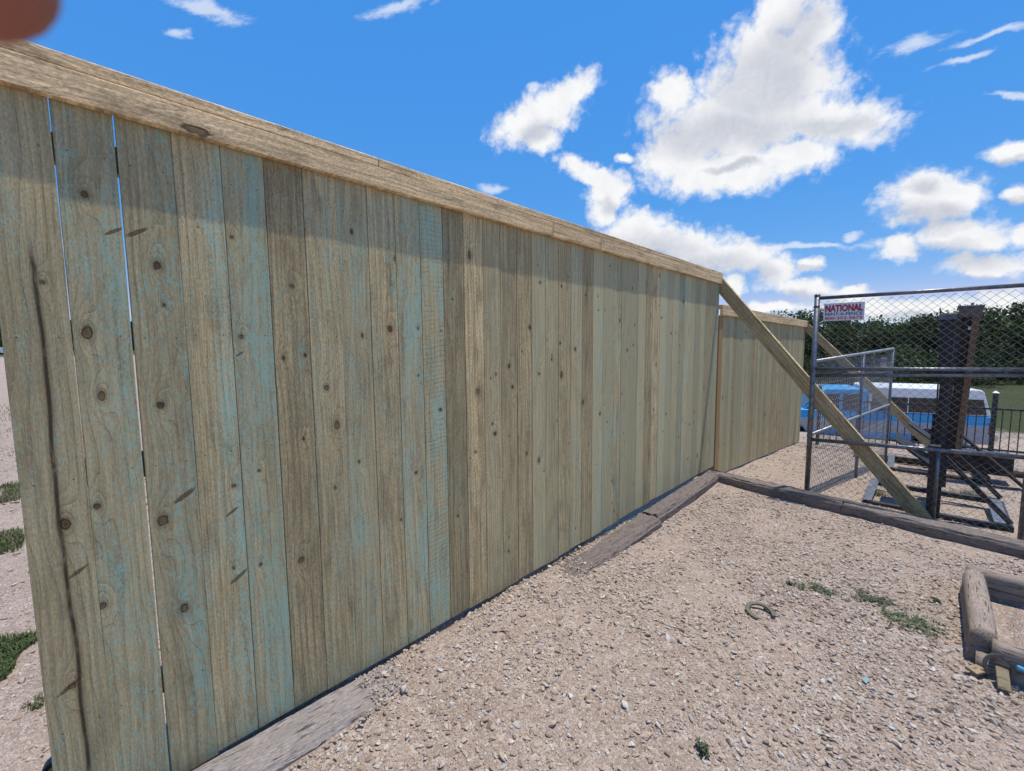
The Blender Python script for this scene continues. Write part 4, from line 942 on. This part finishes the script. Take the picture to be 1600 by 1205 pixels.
for i, px in enumerate((1262, 1330, 1385, 1432, 1500, 1532, 1612)):
    plant(px, 34+(i % 2)*2, i % 2, .8+.2*(i % 3), 'low pale green brush '+SL[i], 'brush at the foot of the oaks', brs, 'brush_shrub', cat='shrub')
for i, (xx, yy, s) in enumerate(((-118, -4, 1.25), (-121, -16, 1.3), (-116, -28, 1.2), (-120, 10, 1.3))):
    t = empty('oak_tree', (xx, yy, float(gz(xx, yy))), i, 'distant oak past the left fence end, '+['right behind the white pickup', 'left of the pickup', 'leftmost of the group', 'hidden behind the fence boards'][i], 'tree', 'distant oaks at the far left'); t.scale = (s,)*3
    link('trunk', var[i][0], t); link('crown', var[i][1], t)
# far-off wood closing the horizon all round: one mass
rnd = random.Random(3); fw = MB()
for i in range(9000):
    a = rnd.uniform(0, 6.28); rr = rnd.uniform(150, 175); xx, yy = rr*math.cos(a), rr*math.sin(a); z = float(gz(xx, yy)) if i % 1 == 0 else 0
    hh = 5+3.5*vnoise(np.array(a*25), np.array(0.), 1., 5); zz = z+rnd.uniform(0, 1)*hh; s = rnd.uniform(1., 2.1)
    d = Vector([rnd.gauss(0, 1) for _ in range(3)]).normalized(); e = d.cross(Vector([rnd.gauss(0, 1) for _ in range(3)])).normalized(); p = Vector((xx, yy, zz))
    fw.add([p-d*s, p+e*s*.7, p+d*s, p-e*s*.7], [(0, 1, 2, 3)])
tag(fw.build('far_woods', M['oak'], None), 'distant band of dark woods around the horizon', 'woods', kind='stuff')

# ------------------------------------------------------------------ the photographer's hand: a fingertip dips into the top left corner
def skin_mat():
    mt, t, b = newmat('skin', .5, 0., .35); oc = t.n('ShaderNodeTexCoord').outputs['Object']
    t.put(b.inputs['Base Color'], t.mix(t.noise(oc, 90., 4., .6), (.30, .10, .065), (.38, .145, .10))); b.inputs['Subsurface Weight'].default_value = .15
    b.inputs['Subsurface Radius'].default_value = (.008, .003, .0015); b.inputs['Subsurface Scale'].default_value = .5
    bump(t, b, t.noise(oc, 900., 2., .5), .15, .0004); return mt
M['skin'] = skin_mat(); M['nail'] = plain('finger_nail', (.55, .30, .24), .3, .5)
def C2W(a, b_, c): return Vector(CAM) + cr*a + cu*b_ + cf*c
# joints in camera-aligned metres (right, up, forward): index fingertip nearest the lens
J = {'tip': (-.0642, .0498, .060), 'i2': (-.085, .067, .054), 'i1': (-.110, .082, .037), 'i0': (-.125, .070, .0),
     'palm': (-.130, .020, -.035), 'wrist': (-.125, -.045, -.060), 'arm': (-.115, -.16, -.10),
     'm0': (-.138, .050, -.002), 'm1': (-.152, .062, .038), 'm2': (-.150, .052, .060), 'm3': (-.142, .044, .076),
     'r0': (-.143, .030, -.004), 'r1': (-.160, .036, .034), 'r2': (-.157, .026, .056), 'r3': (-.148, .019, .070),
     'p0': (-.143, .010, -.010), 'p1': (-.158, .008, .022), 'p2': (-.155, .0, .040), 'p3': (-.148, -.006, .052),
     't0': (-.112, .012, -.045), 't1': (-.100, .045, -.052), 't2': (-.092, .072, -.045), 't3': (-.088, .094, -.034)}
RAD = {'tip': .0094, 'i2': .0095, 'i1': .0090, 'i0': .0110, 'palm': .024, 'wrist': .025, 'arm': .036, 'm0': .011, 'm1': .0092, 'm2': .0085, 'm3': .0072, 'r0': .011, 'r1': .0088, 'r2': .008, 'r3': .007,
       'p0': .010, 'p1': .0078, 'p2': .007, 'p3': .0062, 't0': .014, 't1': .0115, 't2': .0105, 't3': .0085}
E_ = [('palm', 'i0'), ('i0', 'i1'), ('i1', 'i2'), ('i2', 'tip'), ('palm', 'wrist'), ('wrist', 'arm'), ('palm', 'm0'), ('m0', 'm1'), ('m1', 'm2'), ('m2', 'm3'), ('palm', 'r0'), ('r0', 'r1'), ('r1', 'r2'), ('r2', 'r3'),
      ('palm', 'p0'), ('p0', 'p1'), ('p1', 'p2'), ('p2', 'p3'), ('palm', 't0'), ('t0', 't1'), ('t1', 't2'), ('t2', 't3')]
nm = list(J); org = C2W(*J['wrist'])
hm = bpy.data.meshes.new('hand'); hm.from_pydata([tuple(C2W(*J[n])-org) for n in nm], [(nm.index(a), nm.index(b_)) for a, b_ in E_], [])
hand = link('hand', hm, None, tuple(org), mat=M['skin'])
md = hand.modifiers.new('skin', 'SKIN'); md.use_smooth_shade = True
for i, n in enumerate(nm):
    sv = hm.skin_vertices[0].data[i]; sv.radius = (RAD[n], RAD[n]); sv.use_root = (n == 'palm')
ss_ = hand.modifiers.new('smooth', 'SUBSURF'); ss_.levels = 2; ss_.render_levels = 2
tag(hand, "photographer's bare hand with one blurred fingertip dipping into the top left corner", 'hand')

# ------------------------------------------------------------------ render
SC.render.engine = 'CYCLES'
SC.cycles.max_bounces = 6; SC.cycles.diffuse_bounces = 2; SC.cycles.transparent_max_bounces = 8
